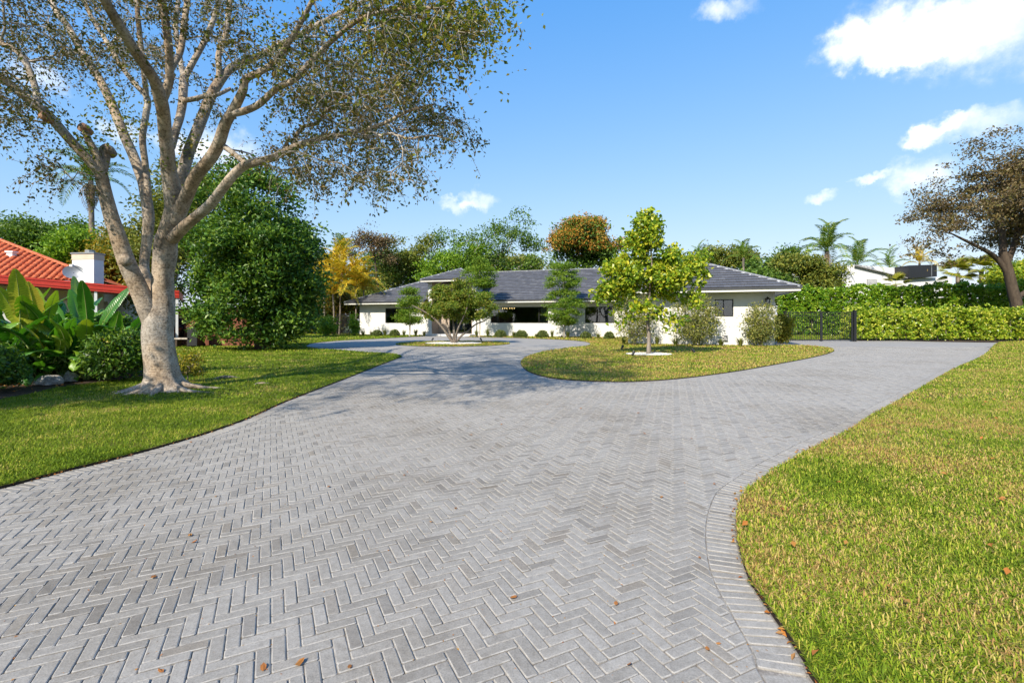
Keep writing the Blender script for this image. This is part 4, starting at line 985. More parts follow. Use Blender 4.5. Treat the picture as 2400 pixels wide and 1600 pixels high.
LIMBS = [
 # px, py, depth offset ; radii px
 ([(362,770,-.02),(345,722,-.1),(322,670,-.18),(296,612,-.28),(279,560,-.35),(262,510,-.4),(247,455,-.45),(236,402,-.5)], [24,25,23,22,20.5,19,17.5,16]),
 ([(236,408,-.5),(214,383,-.6),(161,325,-.8),(111,268,-1.0),(57,226,-1.2),(0,180,-1.4),(-90,130,-1.7),(-190,50,-2.1)], [16,14,13.5,14,12,11,9,6]),
 ([(88,246,-1.1),(84,210,-1.0),(68,165,-.95),(57,142,-.9),(38,119,-.9),(0,99,-.9),(-70,50,-1.0)], [9,9,9,9,8.5,8,6]),
 ([(240,410,-.5),(228,370,-.55),(208,330,-.6),(195,300,-.62)], [14,12,9.5,8.5]),
 ([(240,405,-.5),(247,375,-.42),(249,352,-.4)], [13,13,12]),
 ([(375,700,.25),(348,665,.4),(338,622,.55),(345,560,.7),(348,505,.8),(340,450,.9),(333,421,1.0),(312,365,1.2),(291,318,1.35),(264,249,1.6),(230,180,1.9),(191,122,2.2),(161,65,2.5),(126,15,2.8),(95,-70,3.2)], [17,15,13,14,16,15,14.5,14,13.5,13,11.5,10.5,9.5,9,7]),
 ([(349,520,.8),(346,440,.9),(340,383,1.0),(334,325,1.1),(342,270,1.2),(345,230,1.3),(318,199,1.5),(283,153,1.8),(249,96,2.1),(210,31,2.4),(180,-50,2.8)], [10,10,9.5,9.5,9.5,9,7.5,7,6.5,6,5]),
 ([(344,236,1.3),(338,176,1.2),(325,57,1.2),(321,0,1.2),(315,-80,1.2)], [8,7.5,7,6.5,5]),
 ([(392,560,0),(408,500,-.1),(406,459,-.2),(396,400,-.35),(394,364,-.5),(387,310,-.7),(383,268,-.9),(376,232,-1.1),(360,184,-1.4),(318,122,-1.8),(283,65,-2.2),(245,0,-2.6),(205,-80,-3.0)], [29,26,24,20,18,17,17,18,15.5,15,14.5,14,12]),
 ([(378,240,-1.1),(392,205,-1.1),(398,172,-1.15),(394,96,-1.3),(383,23,-1.4),(365,-60,-1.5)], [14,12.5,11.5,11.5,11,9]),
 ([(398,168,-1.15),(414,140,-1.0),(425,115,-.9),(432,57,-.8),(440,0,-.7),(452,-70,-.6)], [9,8.5,8.5,8.5,8,6]),
 ([(402,345,.1),(412,305,.3),(421,276,.5),(428,240,.7),(430,205,.9),(432,182,1.0)], [11,11.5,12,12.5,13,13]),
 ([(432,186,1.0),(424,150,1.2),(418,110,1.4),(412,60,1.6),(418,0,1.8)], [8.5,8,7.5,7,6]),
 ([(432,184,1.0),(452,146,1.1),(480,95,1.3),(505,35,1.5),(520,-30,1.7)], [9.5,9,8.5,8,6.5]),
 ([(428,236,.7),(455,232,.5),(478,226,.3),(505,224,.2),(540,208,.4)], [8,7.5,7,6,5]),
 ([(404,500,.15),(421,440,.3),(440,364,.5),(463,306,.7),(490,237,.9),(509,199,1.0),(536,165,1.2),(574,145,1.5),(620,125,1.8),(690,88,2.2),(780,40,2.7),(880,-10,3.2)], [18,17.5,16.5,16,15.5,15,13,11,9.5,8.5,7,5.5]),
 ([(512,200,1.0),(514,168,1.0),(513,126,1.05),(530,77,1.1),(540,0,1.2),(560,-80,1.3)], [9,8.5,8.5,8,7.5,6]),
 ([(412,520,-.1),(432,470,-.3),(459,413,-.6),(494,371,-.9),(513,337,-1.1),(528,291,-1.4),(547,258,-1.6),(569,214,-1.8),(577,186,-1.9),(611,168,-2.0),(645,145,-2.1),(672,107,-2.2),(714,38,-2.4),(750,-40,-2.6)], [21,19.5,18,17.5,17,16,14,12.5,11,10,9,8.5,7.5,6]),
 ([(549,266,-1.6),(575,260,-1.7),(607,245,-1.9),(649,207,-2.1),(691,187,-2.3),(722,153,-2.4),(787,88,-2.7),(844,46,-2.9),(902,27,-3.1),(970,20,-3.3),(1060,20,-3.5)], [11,11,10.5,10,9.5,9,7.5,6.5,5.5,4.5,3.5]),
 ([(405,560,-.1),(432,532,-.3),(459,509,-.5),(494,478,-.8),(528,434,-1.1),(550,408,-1.2),(576,387,-1.3),(634,371,-1.5),(691,344,-1.6),(749,325,-1.7),(806,314,-1.8),(863,302,-1.9),(906,287,-2.0),(959,260,-2.1),(1017,245,-2.2)], [19,17,15.5,15,14,13.5,13,11.5,10.5,9,8,7,6,4.5,3]),
 ([(684,347,-1.6),(695,318,-1.4),(710,298,-1.2),(745,287,-1.),(775,245,-.8),(806,230,-.6),(850,215,-.5),(900,200,-.4),(950,190,-.3)], [7,6.5,6,5.5,5,4.5,4,3.5,2.5]),
 ([(840,307,-1.85),(870,320,-2.0),(917,314,-2.2),(959,325,-2.4),(1017,318,-2.6),(1070,335,-2.7)], [5.5,5,4.5,4,3.2,2.2]),
 ([(527,345,-1.1),(545,358,-1.2),(562,372,-1.25),(578,384,-1.3)], [9,8,8,8]),
 ([(640,369,-1.5),(662,352,-1.4),(672,335,-1.4),(680,318,-1.4)], [7,6,5,3]),
]
sk = Skel()
for i_, (pts, rp) in enumerate(LIMBS):
    pp = L3(pts); rr = [q*(.80 if i_ in (0,8) else .74)*(YT+p[2])/F for q, p in zip(rp, pts)]
    nsd = 16 if max(rp) > 14 else 12
    V, Fs = lumpy_tube(pp, rr, nsd, .05, 5, None, 10+i_); me = mesh_np('limb', V, Fs, M['bark_big'], True); link('limb', me, bigtree)
    sk.limb(pp, rr, -1, 5)
# broken stubs: raw ends
M['cut_wood'] = surf('raw_cut_wood', [(.16,.08,.05), (.34,.20,.13), (.42,.30,.2)], 16, .9, .8, .02, 40)
for (px, py, dy, r_) in ((195,299,-.62,.07), (249,351,-.4,.095), (290,608,-.42,.085), (103,272,-1.1,.06)):
    c_ = at(px, py, YT+dy); mb = MB()
    ringp = [(c_[0]+r_*math.cos(t)*(1+.15*math.sin(3*t)), c_[1]-.03, c_[2]+r_*math.sin(t)*(1+.12*math.cos(2*t))) for t in np.linspace(0, 6.283, 12, endpoint=False)]
    mb.V += ringp+[(c_[0], c_[1]-.0, c_[2]), ]; mb.F += [(k, (k+1) % 12, 12) for k in range(12)]; mb.mi += [0]*12
    mb.tube([(c_[0], c_[1]-.045, c_[2]), (c_[0]+.01, c_[1]+.05, c_[2]-.02), (c_[0]+.02, c_[1]+.14, c_[2]-.05)], (r_*1.15, r_*1.2, r_*.8), 12)
    mb.build('stub', M['cut_wood'] if r_ < .08 else M['bark_big'], bigtree, True)
# surface roots
def root_part(pts, rad):
    pp = [np.array((p[0], p[1], p[2])) for p in pts]; V, Fs = lumpy_tube(pp, rad, 10, .1, 6, None, int(abs(pts[-1][0])*50)); link('root', mesh_np('root', V, Fs, M['bark_big'], True), bigtree)
bx0, by0 = bt_base[:2]
for ang_, ln_, r0 in ((-2.9,.9,.10), (-2.35,.85,.11), (-1.75,.75,.12), (-1.1,.9,.11), (-.45,1.5,.095), (.1,1.25,.09), (2.7,.9,.1), (1.4,.9,.1)):
    pts = []
    for f_ in np.linspace(0, 1, 6):
        a_ = ang_+.35*math.sin(f_*3+ang_*2)*f_; rr_ = .22+ln_*f_; pts.append((bx0+math.cos(a_)*rr_, by0+math.sin(a_)*rr_, (.14*(1-f_)**2.6+.012-.035*f_)))
    root_part(pts, [r0*.85, r0*.6, r0*.42, r0*.3, r0*.2, r0*.08])
for (px, py), w_, h_ in (((530,889), .55, .09), ((612,902), .28, .03)):   # roots breaking the turf further out
    q = gp(px, py); root_part([(q[0]-w_/2, q[1]-.1, -.02), (q[0]-w_*.25, q[1], h_*.4), (q[0]+w_*.1, q[1]+.05, h_*.5), (q[0]+w_*.5, q[1]+.25, -.02)], [.02, .04, .04, .012])
def in_poly_px(poly, n): 
    poly = np.array(poly, float); lo, hi = poly.min(0), poly.max(0); out = np.zeros((0, 2))
    while len(out) < n:
        q = rng.uniform(lo, hi, (n*2, 2)); out = np.vstack([out, q[inside(poly, q)]])
    return out[:n]
CAN = [ # outline of a leaf mass in the photo, number of twigs, depth range
 ([(560,120),(700,60),(860,-20),(1000,-60),(1090,-20),(1165,-10),(1160,70),(1080,105),(1040,120),(1000,140),(1000,200),(940,220),(840,215),(740,230),(660,190)], 210, (-3.6,2.5)),
 ([(640,240),(760,190),(900,170),(1000,190),(1040,240),(1090,290),(1100,345),(1040,335),(990,330),(1000,380),(975,420),(930,400),(890,440),(830,420),(760,410),(730,440),(690,420),(640,400),(600,420),(590,380),(640,340),(700,320),(680,280)], 150, (-3.2,1.)),
 ([(0,0),(140,-40),(260,-40),(420,-60),(560,-60),(620,60),(560,150),(480,110),(380,60),(260,110),(180,150),(100,190),(40,130),(-60,60)], 120, (-2.5,3.)),
 ([(-60,120),(40,150),(110,200),(60,260),(100,320),(30,300),(-60,290)], 30, (-2.2,-.4)),
 ([(-260,-420),(300,-620),(900,-560),(1200,-280),(1180,-60),(600,-80),(0,-60),(-320,-100)], 260, (-3.5,4.)),
 ([(-500,-200),(-100,-300),(-60,200),(-300,230),(-560,60)], 70, (-3.,2.)),
 ([(180,130),(330,60),(420,120),(520,230),(560,330),(480,260),(440,200),(380,180),(300,200),(220,200)], 40, (-.5,2.5)),
 ([(60,355),(130,370),(210,415),(170,435),(100,420),(60,385)], 9, (-1.2,-.7)),
]
T = []
for poly, n, (d0, d1) in CAN:
    q = in_poly_px(poly, n); T += [at(px, py, YT+d_) for (px, py), d_ in zip(q, rng.uniform(d0, d1, n))]
q = in_ellipsoids([(-6.2, 4.2, 7.2, 4.6, 3.2, 1.6), (-4.0, 6.0, 7.4, 2.6, 2.4, 1.4), (-9.5, 6.5, 7.5, 3., 3., 1.5), (-6.0, 2.6, 5.9, 2.8, 1.7, 1.1)], 520); q = q[q[:, 2] > 1.55+.665*q[:, 1]]   # the side of the crown above and behind the view
T = np.array(T+list(q)); nfix = len(sk.P)
tips = sk.grow(T, .22, .035, .10)
P_ = np.array(sk.P)
for tip in tips:                           # hanging twigs at the end of each branch
    for k in range(5):
        j = tip if k < 3 else max(nfix, tip-rng.integers(1, 4)); p = P_[j] if j < len(P_) else np.array(sk.P[j]); prev = j
        dv = unit(rng.normal(size=3)*np.array((1, 1, .5))+np.array((.25, 0, -.1)))
        for q in range(rng.integers(3, 6)):
            dv = unit(dv+np.array((0, 0, -.22))+rng.normal(0, .22, 3)); p = p+dv*.13; sk.P.append(p); sk.par.append(prev); sk.fix.append(0.); prev = len(sk.P)-1
r = sk.radii(.0032, 2.5); V, Fs = sk.tubes(r, 6, 0., nfix)
stuff(link('twigs', mesh_np('twigs', V, Fs, M['bark_light'], True), bigtree))
thin = np.where((r < .0075) & (np.arange(len(r)) >= nfix))[0]; PP = np.array(sk.P)[thin]
C = np.repeat(PP, 4, 0)+rng.normal(0, .038, (len(PP)*4, 3)); C[:, 2] -= .02
keep = rng.random(len(C)) < .86; V, Fs = leaf_geo(C[keep], .060, .52, .1, .5)
stuff(link('crown', mesh_np('crown', V, Fs, M['leaf_canopy']), bigtree))
# fresh shoots along the big limbs
C = []
for px, py, dy, n, sp in ((110,262,-1.05,60,.16),(160,320,-.85,120,.2),(195,360,-.7,90,.17),(235,330,-.5,90,.2),(262,230,1.5,160,.22),(290,300,1.3,110,.2),(330,300,1.1,110,.16),(250,280,.2,80,.25),(345,240,1.3,40,.1),(425,340,.4,80,.18),(455,345,.5,110,.16),(390,400,-.4,60,.2),(640,170,-2.,160,.3),(700,150,-2.2,180,.35),(790,140,-2.5,160,.35),(620,60,-1.,110,.3),(900,40,-3.,420,.4),(1000,20,-3.2,560,.42),(1060,55,-3.2,520,.36),(1110,30,-3.3,420,.3),(960,90,-3.,200,.3),(560,150,1.2,60,.3)):
    C.append(at(px, py, YT+dy)+rng.normal(0, sp, (n, 3)))
C = np.vstack(C); V, Fs = leaf_geo(C, .07, .6, .3, .2); stuff(link('fresh_shoots', mesh_np('fresh_shoots', V, Fs, M['leaf_sprout']), bigtree))

# ================================================================ TREES AND SHRUBS IN THE GARDEN
def px_ell(px, py, Y, rx, ry, rz=None):
    """ellipsoid whose outline is rx x rz photo pixels at depth Y; ry in metres"""
    c_ = at(px, py, Y); return (c_[0], c_[1], c_[2], rx/F*Y, ry, (rz or rx)/F*Y)
def base_at(px, py):
    q = gp(px, py); return np.array((q[0], q[1], 0.))
# young broad-leaved tree on the front lawn
b_ = base_at(1520, 831); Y = b_[1]; c3 = lambda px, py, dy=0: at(px, py, Y+dy)
root = thing('young_tree', 'young upright tree with large yellow-green leaves on the front lawn', 'tree', b_)
sk = Skel(); tr_ = sk.limb([b_-(0,0,.05), c3(1521,790), c3(1518,745), c3(1522,690), c3(1528,620), c3(1520,540), c3(1514,500)], [.10,.075,.065,.05,.035,.02,.01])
E = [px_ell(1500,640,Y,85,1.3,80), px_ell(1585,645,Y,68,1.1,66), px_ell(1420,690,Y,35,.9,45), px_ell(1620,660,Y,35,.8,40), px_ell(1440,665,Y,45,.9,60), px_ell(1510,560,Y,45,.7,60), px_ell(1555,600,Y,50,.8,50), px_ell(1460,610,Y,45,.8,45), px_ell(1600,690,Y,45,.8,40), px_ell(1480,735,Y,70,1.,30), px_ell(1565,745,Y,45,.9,32), px_ell(1516,508,Y,14,.25,18)]
T = np.vstack([in_ellipsoids(lumps(E[:-1], 10., (.2,.36)), 560, .4), in_ellipsoids(E[-1:], 12, 0), in_ellipsoids([E[5], px_ell(1516,525,Y,24,.4,30)], 75, .2)]); sk.grow(T, .25, .05, .06); r = sk.radii(.0035); V, Fs = sk.tubes(r, 7, .0045); link('trunk', mesh_np('trunk', V, Fs, M['bark_grey'], True), root)
C = clumps(T, 14, .13, .9); ax = unit(C-np.repeat(T, 14, 0)); V, Fs = leaf_geo(C, .165, .66, .2, 0., .2, True, ax); stuff(link('crown', mesh_np('crown', V, Fs, M['leaf_yellow']), root))
# spreading multi-stemmed tree on the island
b_ = np.array((ic[0], ic[1], 0.)); b_[0] = (1064-1200)/F*ic[1]; Y = b_[1]; c3 = lambda px, py, dy=0: at(px, py, Y+dy)
root = thing('spreading_tree', 'low spreading multi-stemmed tree on the round grass island', 'tree', b_)
sk = Skel()
for pts, rr in (([(1064,802,0),(1046,780,-.1),(1028,757,-.2),(1010,740,-.2),(985,725,-.3),(965,715,-.3)], (.10,.08,.065,.055,.04,.02)), ([(1066,802,.05),(1080,788,.2),(1097,775,.3),(1115,760,.4),(1135,752,.4),(1150,742,.4)], (.075,.06,.05,.042,.032,.018)), ([(1062,800,0),(1052,772,.5),(1045,745,.8),(1040,715,.9),(1035,690,1.)], (.07,.055,.045,.035,.02)), ([(1066,800,-.05),(1072,775,-.5),(1085,745,-.7),(1095,720,-.8),(1100,690,-.8)], (.07,.055,.045,.035,.02)), ([(1064,800,0),(1064,772,0),(1062,752,.1),(1066,720,.1),(1070,680,.1)], (.09,.075,.055,.04,.02))):
    pp = [c3(*p) for p in pts]; pp[0] = np.array((pp[0][0], pp[0][1], -.03)); sk.limb(pp, rr)
E = [px_ell(1060,722,Y,88,1.8,24), px_ell(1120,708,Y,55,1.5,32), px_ell(1070,690,Y,55,1.6,38), px_ell(1010,722,Y,48,1.4,22), px_ell(1125,722,Y,50,1.4,26), px_ell(1065,728,Y,70,1.6,24), px_ell(985,728,Y,30,1.,16), px_ell(1155,732,Y,22,.9,18), px_ell(1100,695,Y,40,1.2,30), px_ell(1040,700,Y,35,1.2,26)]
T = in_ellipsoids(lumps(E, 9., (.2,.36)), 900, .4); sk.grow(T, .2, .05, .05); r = sk.radii(.004); V, Fs = sk.tubes(r, 6, .006); link('trunk', mesh_np('trunk', V, Fs, M['bark_grey'], True), root)
V, Fs = leaf_geo(clumps(T, 42, .13, .6), .11, .55, .2); stuff(link('crown', mesh_np('crown', V, Fs, leafm('island_tree_leaves', [(.06,.115,.012), (.13,.205,.018), (.22,.28,.025), (.28,.22,.03)], .3)), root))
# feathery young trees along the front wall
def feather_tree(label, px, pyb, top, spread, tiers, dy=0):
    q = base_at(px, pyb); Y = q[1]; root = thing('feathery_tree', label, 'tree', q, 'feathery young trees along the house'); sk = Skel()
    h = at(px, top, Y)[2]; sk.limb([q-(0,0,.03), q+(0.03,0,h*.3), q+(-.03,0,h*.65), q+(.02,0,h*.97)], [.06,.05,.035,.012]); T = []
    for (ty, w_) in tiers:
        z = at(px, ty, Y)[2]; ww = w_/F*Y
        for k in range(18): a = rng.uniform(0, 6.283); rr = ww*math.sqrt(rng.random()); T.append((q[0]+rr*math.cos(a), q[1]+rr*math.sin(a)*.9, z+rng.normal(0, .12)-rr*.06))
    T = np.array(T); sk.grow(T, .25, .03, .03); r = sk.radii(.004); V, Fs = sk.tubes(r, 6, .006); link('trunk', mesh_np('trunk', V, Fs, M['bark_light'], True), root)
    V, Fs = leaf_geo(clumps(T, 85, .21, .38), .135, .46, .25); stuff(link('crown', mesh_np('crown', V, Fs, M['leaf_feather']), root))
feather_tree('feathery young tree before the left wing of the house', 960, 788.5, 668, 30, [(682,18), (700,26), (712,24), (728,32), (745,30), (752,22)])
feather_tree('tall feathery young tree between the two front windows', 1322, 792, 618, 40, [(622,22), (640,30), (655,42), (668,36), (685,30), (700,40), (715,44), (728,44), (742,36), (752,26)])
feather_tree('tall thin feathery tree right of the entry', 1124, 790, 610, 40, [(612,18), (628,32), (640,36), (655,36), (668,30), (690,30), (712,28), (735,20)])
# loose shrubs before the projecting wing
def loose_shrub(label, px, pyb, w, top, n, per, mat, leaf=.09, dens_low=.25, stems=7, group='tall shrubs along the house'):
    q = base_at(px, pyb); Y = q[1]; H_ = at(px, top, Y)[2]; ww = w/F*Y; root = thing('shrub', label, 'shrub', q, group); sk = Skel()
    for k in range(stems):
        a = k*6.283/stems+rng.uniform(-.3, .3); sk.limb([q+(math.cos(a)*.05, math.sin(a)*.05, -.02), q+(math.cos(a)*ww*.2, math.sin(a)*ww*.2, H_*.3), q+(math.cos(a)*ww*.45, math.sin(a)*ww*.45, H_*.62)], [.022,.015,.008])
    T = in_ellipsoids([(q[0], q[1], H_*.55, ww, ww*.85, H_*.45), (q[0], q[1], H_*.33, ww*.75, ww*.7, H_*.3)], n, .4); sk.grow(T, .2, .05, .04); r = sk.radii(.003); V, Fs = sk.tubes(r, 5, .0035); link('stems', mesh_np('stems', V, Fs, M['bark_grey'], True), root)
    C = clumps(T, int(per*1.15), .13, .9); C = C[C[:, 2] > .05]; V, Fs = leaf_geo(C, leaf*1.35, .42, .1); stuff(link('foliage', mesh_np('foliage', V, Fs, mat), root)); return root
M['leaf_wispy'] = leafm('wispy_shrub_leaves', [(.08,.11,.02), (.16,.19,.035), (.28,.28,.07), (.38,.34,.09)], .3)
loose_shrub('wispy olive shrub behind the young tree trunk', 1488, 808.5, 52, 690, 300, 10, M['leaf_wispy'])
loose_shrub('tall wispy shrub left of the small right window', 1630, 810.5, 58, 690, 420, 11, M['leaf_wispy'])
loose_shrub('wispy shrub at the right corner of the house', 1783, 811.5, 42, 708, 320, 10, M['leaf_wispy'])
M['leaf_gold'] = leafm('golden_shrub_leaves', [(.11,.14,.012), (.26,.25,.02), (.42,.33,.03)], .35)
loose_shrub('golden green shrub beside the black gate', 1832, 806, 22, 733, 240, 16, M['leaf_gold'], .1)
loose_shrub('bright shrub left of the narrow side gate', 765, 787, 28, 742, 150, 14, M['leaf_bright'], .16)
loose_shrub('bright shrub between side gate and white wall', 831, 786.5, 11, 733, 70, 14, M['leaf_bright'], .15)
# round clipped bushes and grass tufts along the wall
M['leaf_round'] = leafm('round_bush_leaves', [(.055,.085,.022), (.11,.15,.035), (.19,.22,.05)], .25)
def small_bush(label, px, pyb, w, h):
    q = base_at(px, pyb); Y = q[1]; a_, b_2 = w/F*Y/2, h/F*Y; root = thing('round_bush', label, 'bush', q, 'small round bushes along the house'); sk = Skel()
    for k in range(5): a = k*1.26; sk.limb([q-(0,0,.02), q+(math.cos(a)*a_*.5, math.sin(a)*a_*.5, b_2*.6)], [.015,.008])
    V, Fs = sk.tubes(sk.radii(.004), 4); link('stems', mesh_np('stems', V, Fs, M['bark_grey'], True), root)
    d = rand_unit(1500); d[:, 2] = np.abs(d[:, 2])*1.1-.08; C = q+np.array((0, 0, b_2*.12))+d*np.array((a_, a_, b_2*.85))*rng.uniform(.5, 1.04, (1500, 1)); C[:, 2] = np.maximum(C[:, 2], .04)
    V, Fs = leaf_geo(C, .11, .55, .1, 0, .2); stuff(link('foliage', mesh_np('foliage', V, Fs, M['leaf_round']), root))
for lb, px, pyb, w, h in (('round bush, first from the left end of the house', 884, 787.5, 25, 15), ('round bush under the left window', 925, 787.5, 25, 16), ('round bush right of the entry step', 1173, 790.3, 30, 18), ('round bush under the long front window', 1221, 791, 34, 18), ('round bush left of the tallest feathery tree', 1272, 791.5, 30, 18), ('round bush right of the tallest feathery tree', 1373, 793.5, 28, 17), ('round bush right of the second front window', 1428, 794.5, 26, 18)): small_bush(lb, px, pyb, w, h)
def tuft(label, px, pyb, h, w, q=None, n=110, mat='tuft', group='grass tufts along the house'):
    q = base_at(px, pyb) if q is None else q; Y = q[1]; H_ = h/F*Y; W_ = w/F*Y; root = thing('grass_tuft', label, 'ornamental grass', q, group)
    a = rng.uniform(0, 6.283, n); ln = H_*rng.uniform(.6, 1.1, n); sp = W_*rng.random(n)**.7*.6; wd = rng.uniform(.006, .013, n)
    dx, dy = np.cos(a), np.sin(a); b0 = q+np.stack([dx*.06*rng.random(n), dy*.06*rng.random(n), np.zeros(n)], 1); sx = np.stack([-dy*wd, dx*wd, 0*wd], 1)
    m1 = b0+np.stack([dx*sp*.4, dy*sp*.4, ln*.6], 1); m2 = b0+np.stack([dx*sp, dy*sp, ln*rng.uniform(.75, 1., n)], 1)
    V = np.stack([b0-sx, b0+sx, m1+sx, m1-sx, m2], 1).reshape(-1, 3); k = np.arange(n)[:, None]*5
    stuff(link('blades', mesh_np('blades', V, [k+np.array([0,1,2,3]), k+np.array([3,2,4])], M[mat], True), root)); return root
for lb, px, pyb, h, w in (('grass tuft at the left corner of the house wall', 851, 787, 15, 18), ('grass tuft left of the first round bush', 871, 787.2, 14, 16), ('grass tuft between the two bushes by the left window', 902, 787.4, 20, 18), ('grass tuft left of the first feathery tree', 947, 788, 18, 16), ('dark grass tuft right of the first feathery tree', 975, 788, 20, 18), ('grass tuft just left of the entry', 994, 788, 15, 14), ('tall grass tuft right of the entry', 1117, 790, 20, 16), ('dark tuft beside the entry bush', 1143, 790, 26, 18), ('grass tuft left of the bush under the long window', 1204, 791, 17, 18), ('grass tuft left of the middle bush', 1258, 791.5, 12, 14), ('upright grass tuft before the tallest feathery tree', 1294, 791.7, 22, 14), ('dark tuft at the foot of the tallest feathery tree', 1331, 792, 20, 16), ('grass tuft left of the bush under the second window', 1402, 794, 17, 20), ('grass tuft in the corner of the projecting wing', 1462, 807, 24, 20), ('grass tuft right of the young tree trunk', 1540, 808.5, 25, 18), ('thin arching grass tuft on the white wing wall', 1583, 810, 24, 34), ('dense tuft under the utility box', 1689, 811, 20, 26), ('arching tuft left of the corner shrub', 1735, 812, 25, 30)):
    tuft(lb, px, pyb, h, w)
# ground spotlights
def spot(label, px, py, h=.24, tilt=.5, left=1):
    q = base_at(px, py); t_ = thing('spotlight', label, 'spotlight', q, 'small black garden spotlights'); 
    MB().tube([q+(0,0,0), q+(0,0,h*.6)], .012, 6).build('stake', M['black_metal'], t_)
    hd = unit(np.array((.5*left, .35, .8))); c_ = q+np.array((0, 0, h*.62)); MB().tube([c_-hd*.05, c_-hd*.045, c_+hd*.07, c_+hd*.12], (.02, .04, .05, .055), 10).build('head', M['black_metal'], t_)
    MB().tube([c_+hd*.10, c_+hd*.115], (.045, .045), 10).build('lens', M['glass'], t_)
spot('spotlight left of the spreading island tree', 1013, 803, .3, .5, 1); spot('spotlight right of the spreading island tree', 1128, 803.5, .3, .5, -1)
spot('spotlight at the left edge of the white gravel ring', 1483, 836, .17, .5, 1); spot('spotlight on the grass right of the gravel ring', 1626, 832, .24, .5, -1); spot('spotlight on the shaded grass left of the young tree', 1458, 821, .2, .5, 1)
spot('spotlight at the foot of the tallest feathery tree', 1315, 793.5, .25)

# ---------------------------------------------------------------- hedges
def hedge(label, A, B, depth, h, top_var, dens, leaf, mat, rosette=9, inner=1.5):
    A, B = np.array(A), np.array(B); L_ = np.linalg.norm(B-A); dv = (B-A)/L_; nv = np.array((dv[1], -dv[0]))
    if nv[1] > 0: nv = -nv
    root = thing('hedge', label, 'hedge', (*((A+B)/2), 0)); cs = []; nr = []
    lump = lambda a, z: .22*np.sin(a*1.7+z*1.3)+.16*np.sin(a*4.1+1+z*2.1)+.1*np.sin(a*9.3+z*5)
    n1 = int(L_*h*dens); a = rng.uniform(0, L_, n1); z = rng.uniform(.12, h, n1)
    hh = lambda a: h+top_var*(.5*np.sin(a*1.1+.4)+.35*np.sin(a*3.3)+.25*np.sin(a*8.1+2))
    z = z/h*hh(a); o = lump(a, z)*.5+.12*(z/h)-.1; p = A+dv*a[:, None]+nv*o[:, None]; cs.append(np.column_stack([p, z])); nr.append(np.column_stack([np.tile(nv, (n1, 1)), np.full(n1, .5)]))
    n2 = int(L_*depth*dens*.8); a = rng.uniform(0, L_, n2); d_ = rng.uniform(0, depth, n2); p = A+dv*a[:, None]-nv*d_[:, None]; cs.append(np.column_stack([p, hh(a)+rng.normal(0, .08, n2)+.25*(rng.random(n2) < .06)])); nr.append(np.tile((0, 0, 1.), (n2, 1)))
    for e, sg in ((A, -1), (B, 1)):
        n3 = int(depth*h*dens); d_ = rng.uniform(0, depth, n3); z = rng.uniform(.1, h, n3); p = e-nv*d_[:, None]+dv*sg*.1; cs.append(np.column_stack([p, z])); nr.append(np.tile((*(dv*sg), .4), (n3, 1)))
    n4 = int(L_*h*dens*inner); a = rng.uniform(0, L_, n4); z = rng.uniform(.2, h*.95, n4); p = A+dv*a[:, None]-nv*rng.uniform(.15, depth*.9, n4)[:, None]; cs.append(np.column_stack([p, z])); nr.append(np.column_stack([np.tile(nv, (n4, 1)), np.full(n4, .3)]))
    T = np.vstack(cs); Nn = unit(np.vstack(nr)); k = rosette; C0 = np.repeat(T, k, 0); ax = unit(np.repeat(Nn, k, 0)*.75+rng.normal(0, .6, C0.shape)); C = C0+ax*leaf*.55
    V, Fs = leaf_geo(C, leaf, .55, .3, 0, .2, False, ax*1.5); stuff(link('foliage', mesh_np('foliage', V, Fs, mat), root))
    mb = MB(); ns = int(L_/.5)
    for i in range(ns):
        q = A+dv*(i+.5)*L_/ns-nv*rng.uniform(.1, .35); mb.tube([(q[0], q[1], -.02), (q[0]+rng.normal(0, .1), q[1]+rng.normal(0, .1), h*.4), (q[0]+rng.normal(0, .25), q[1]+rng.normal(0, .2), h*.8)], (.03, .02, .012), 5)
    stuff(mb.build('stems', M['bark_grey'], root, True))
HY = 32.0
hedge('yellow-green front hedge along the driveway end right of the gate', (at(2012,751,32.2)[0], 32.2), (at(2520,751,31.4)[0], 31.4), 1.6, 1.95, .2, 34, .19, M['leaf_hedge2'], 9)
hedge('tall dark green back hedge behind the gate and front hedge', (at(1838,751,45.)[0], 45.), (at(2560,751,38.)[0], 38.), 1.6, 4.15, .3, 24, .27, M['leaf_hedge'], 9)

# ---------------------------------------------------------------- large trees round the garden
def trunk_line(base, top, wob=.15, n=5):
    b, t = np.array(base, float), np.array(top, float); return [b+(t-b)*f+(rng.normal(0, wob, 3)*np.array((1,1,.2)) if 0 < f < 1 else 0) for f in np.linspace(0, 1, n)]
# dense dark tree left of the house
Y = 22.5; bt = np.array((at(610,0,Y)[0], Y, 0.))
E = [px_ell(600,560,Y,110,3.,110), px_ell(605,680,Y,120,3.,110), px_ell(650,600,Y,95,2.6,110), px_ell(540,600,Y,75,2.6,110), px_ell(700,560,Y,50,1.8,50), px_ell(585,760,Y,95,2.4,50), px_ell(660,720,Y,90,2.4,85), px_ell(600,470,Y,75,2.,65), px_ell(650,430,Y,45,1.5,40), px_ell(515,700,Y,36,2.,90), px_ell(550,425,Y,60,1.6,55), px_ell(700,480,Y,30,1.2,30), px_ell(745,560,Y,25,1.,30), px_ell(480,470,Y,35,1.2,40), px_ell(730,640,Y,30,1.6,60), px_ell(520,790,Y-.8,40,1.2,20), px_ell(510,745,Y-.4,48,1.5,58), px_ell(545,785,Y-.8,70,1.4,26), px_ell(500,680,Y,45,1.6,50), px_ell(620,780,Y-.5,90,2.,30), px_ell(610,440,Y,60,1.6,50)]
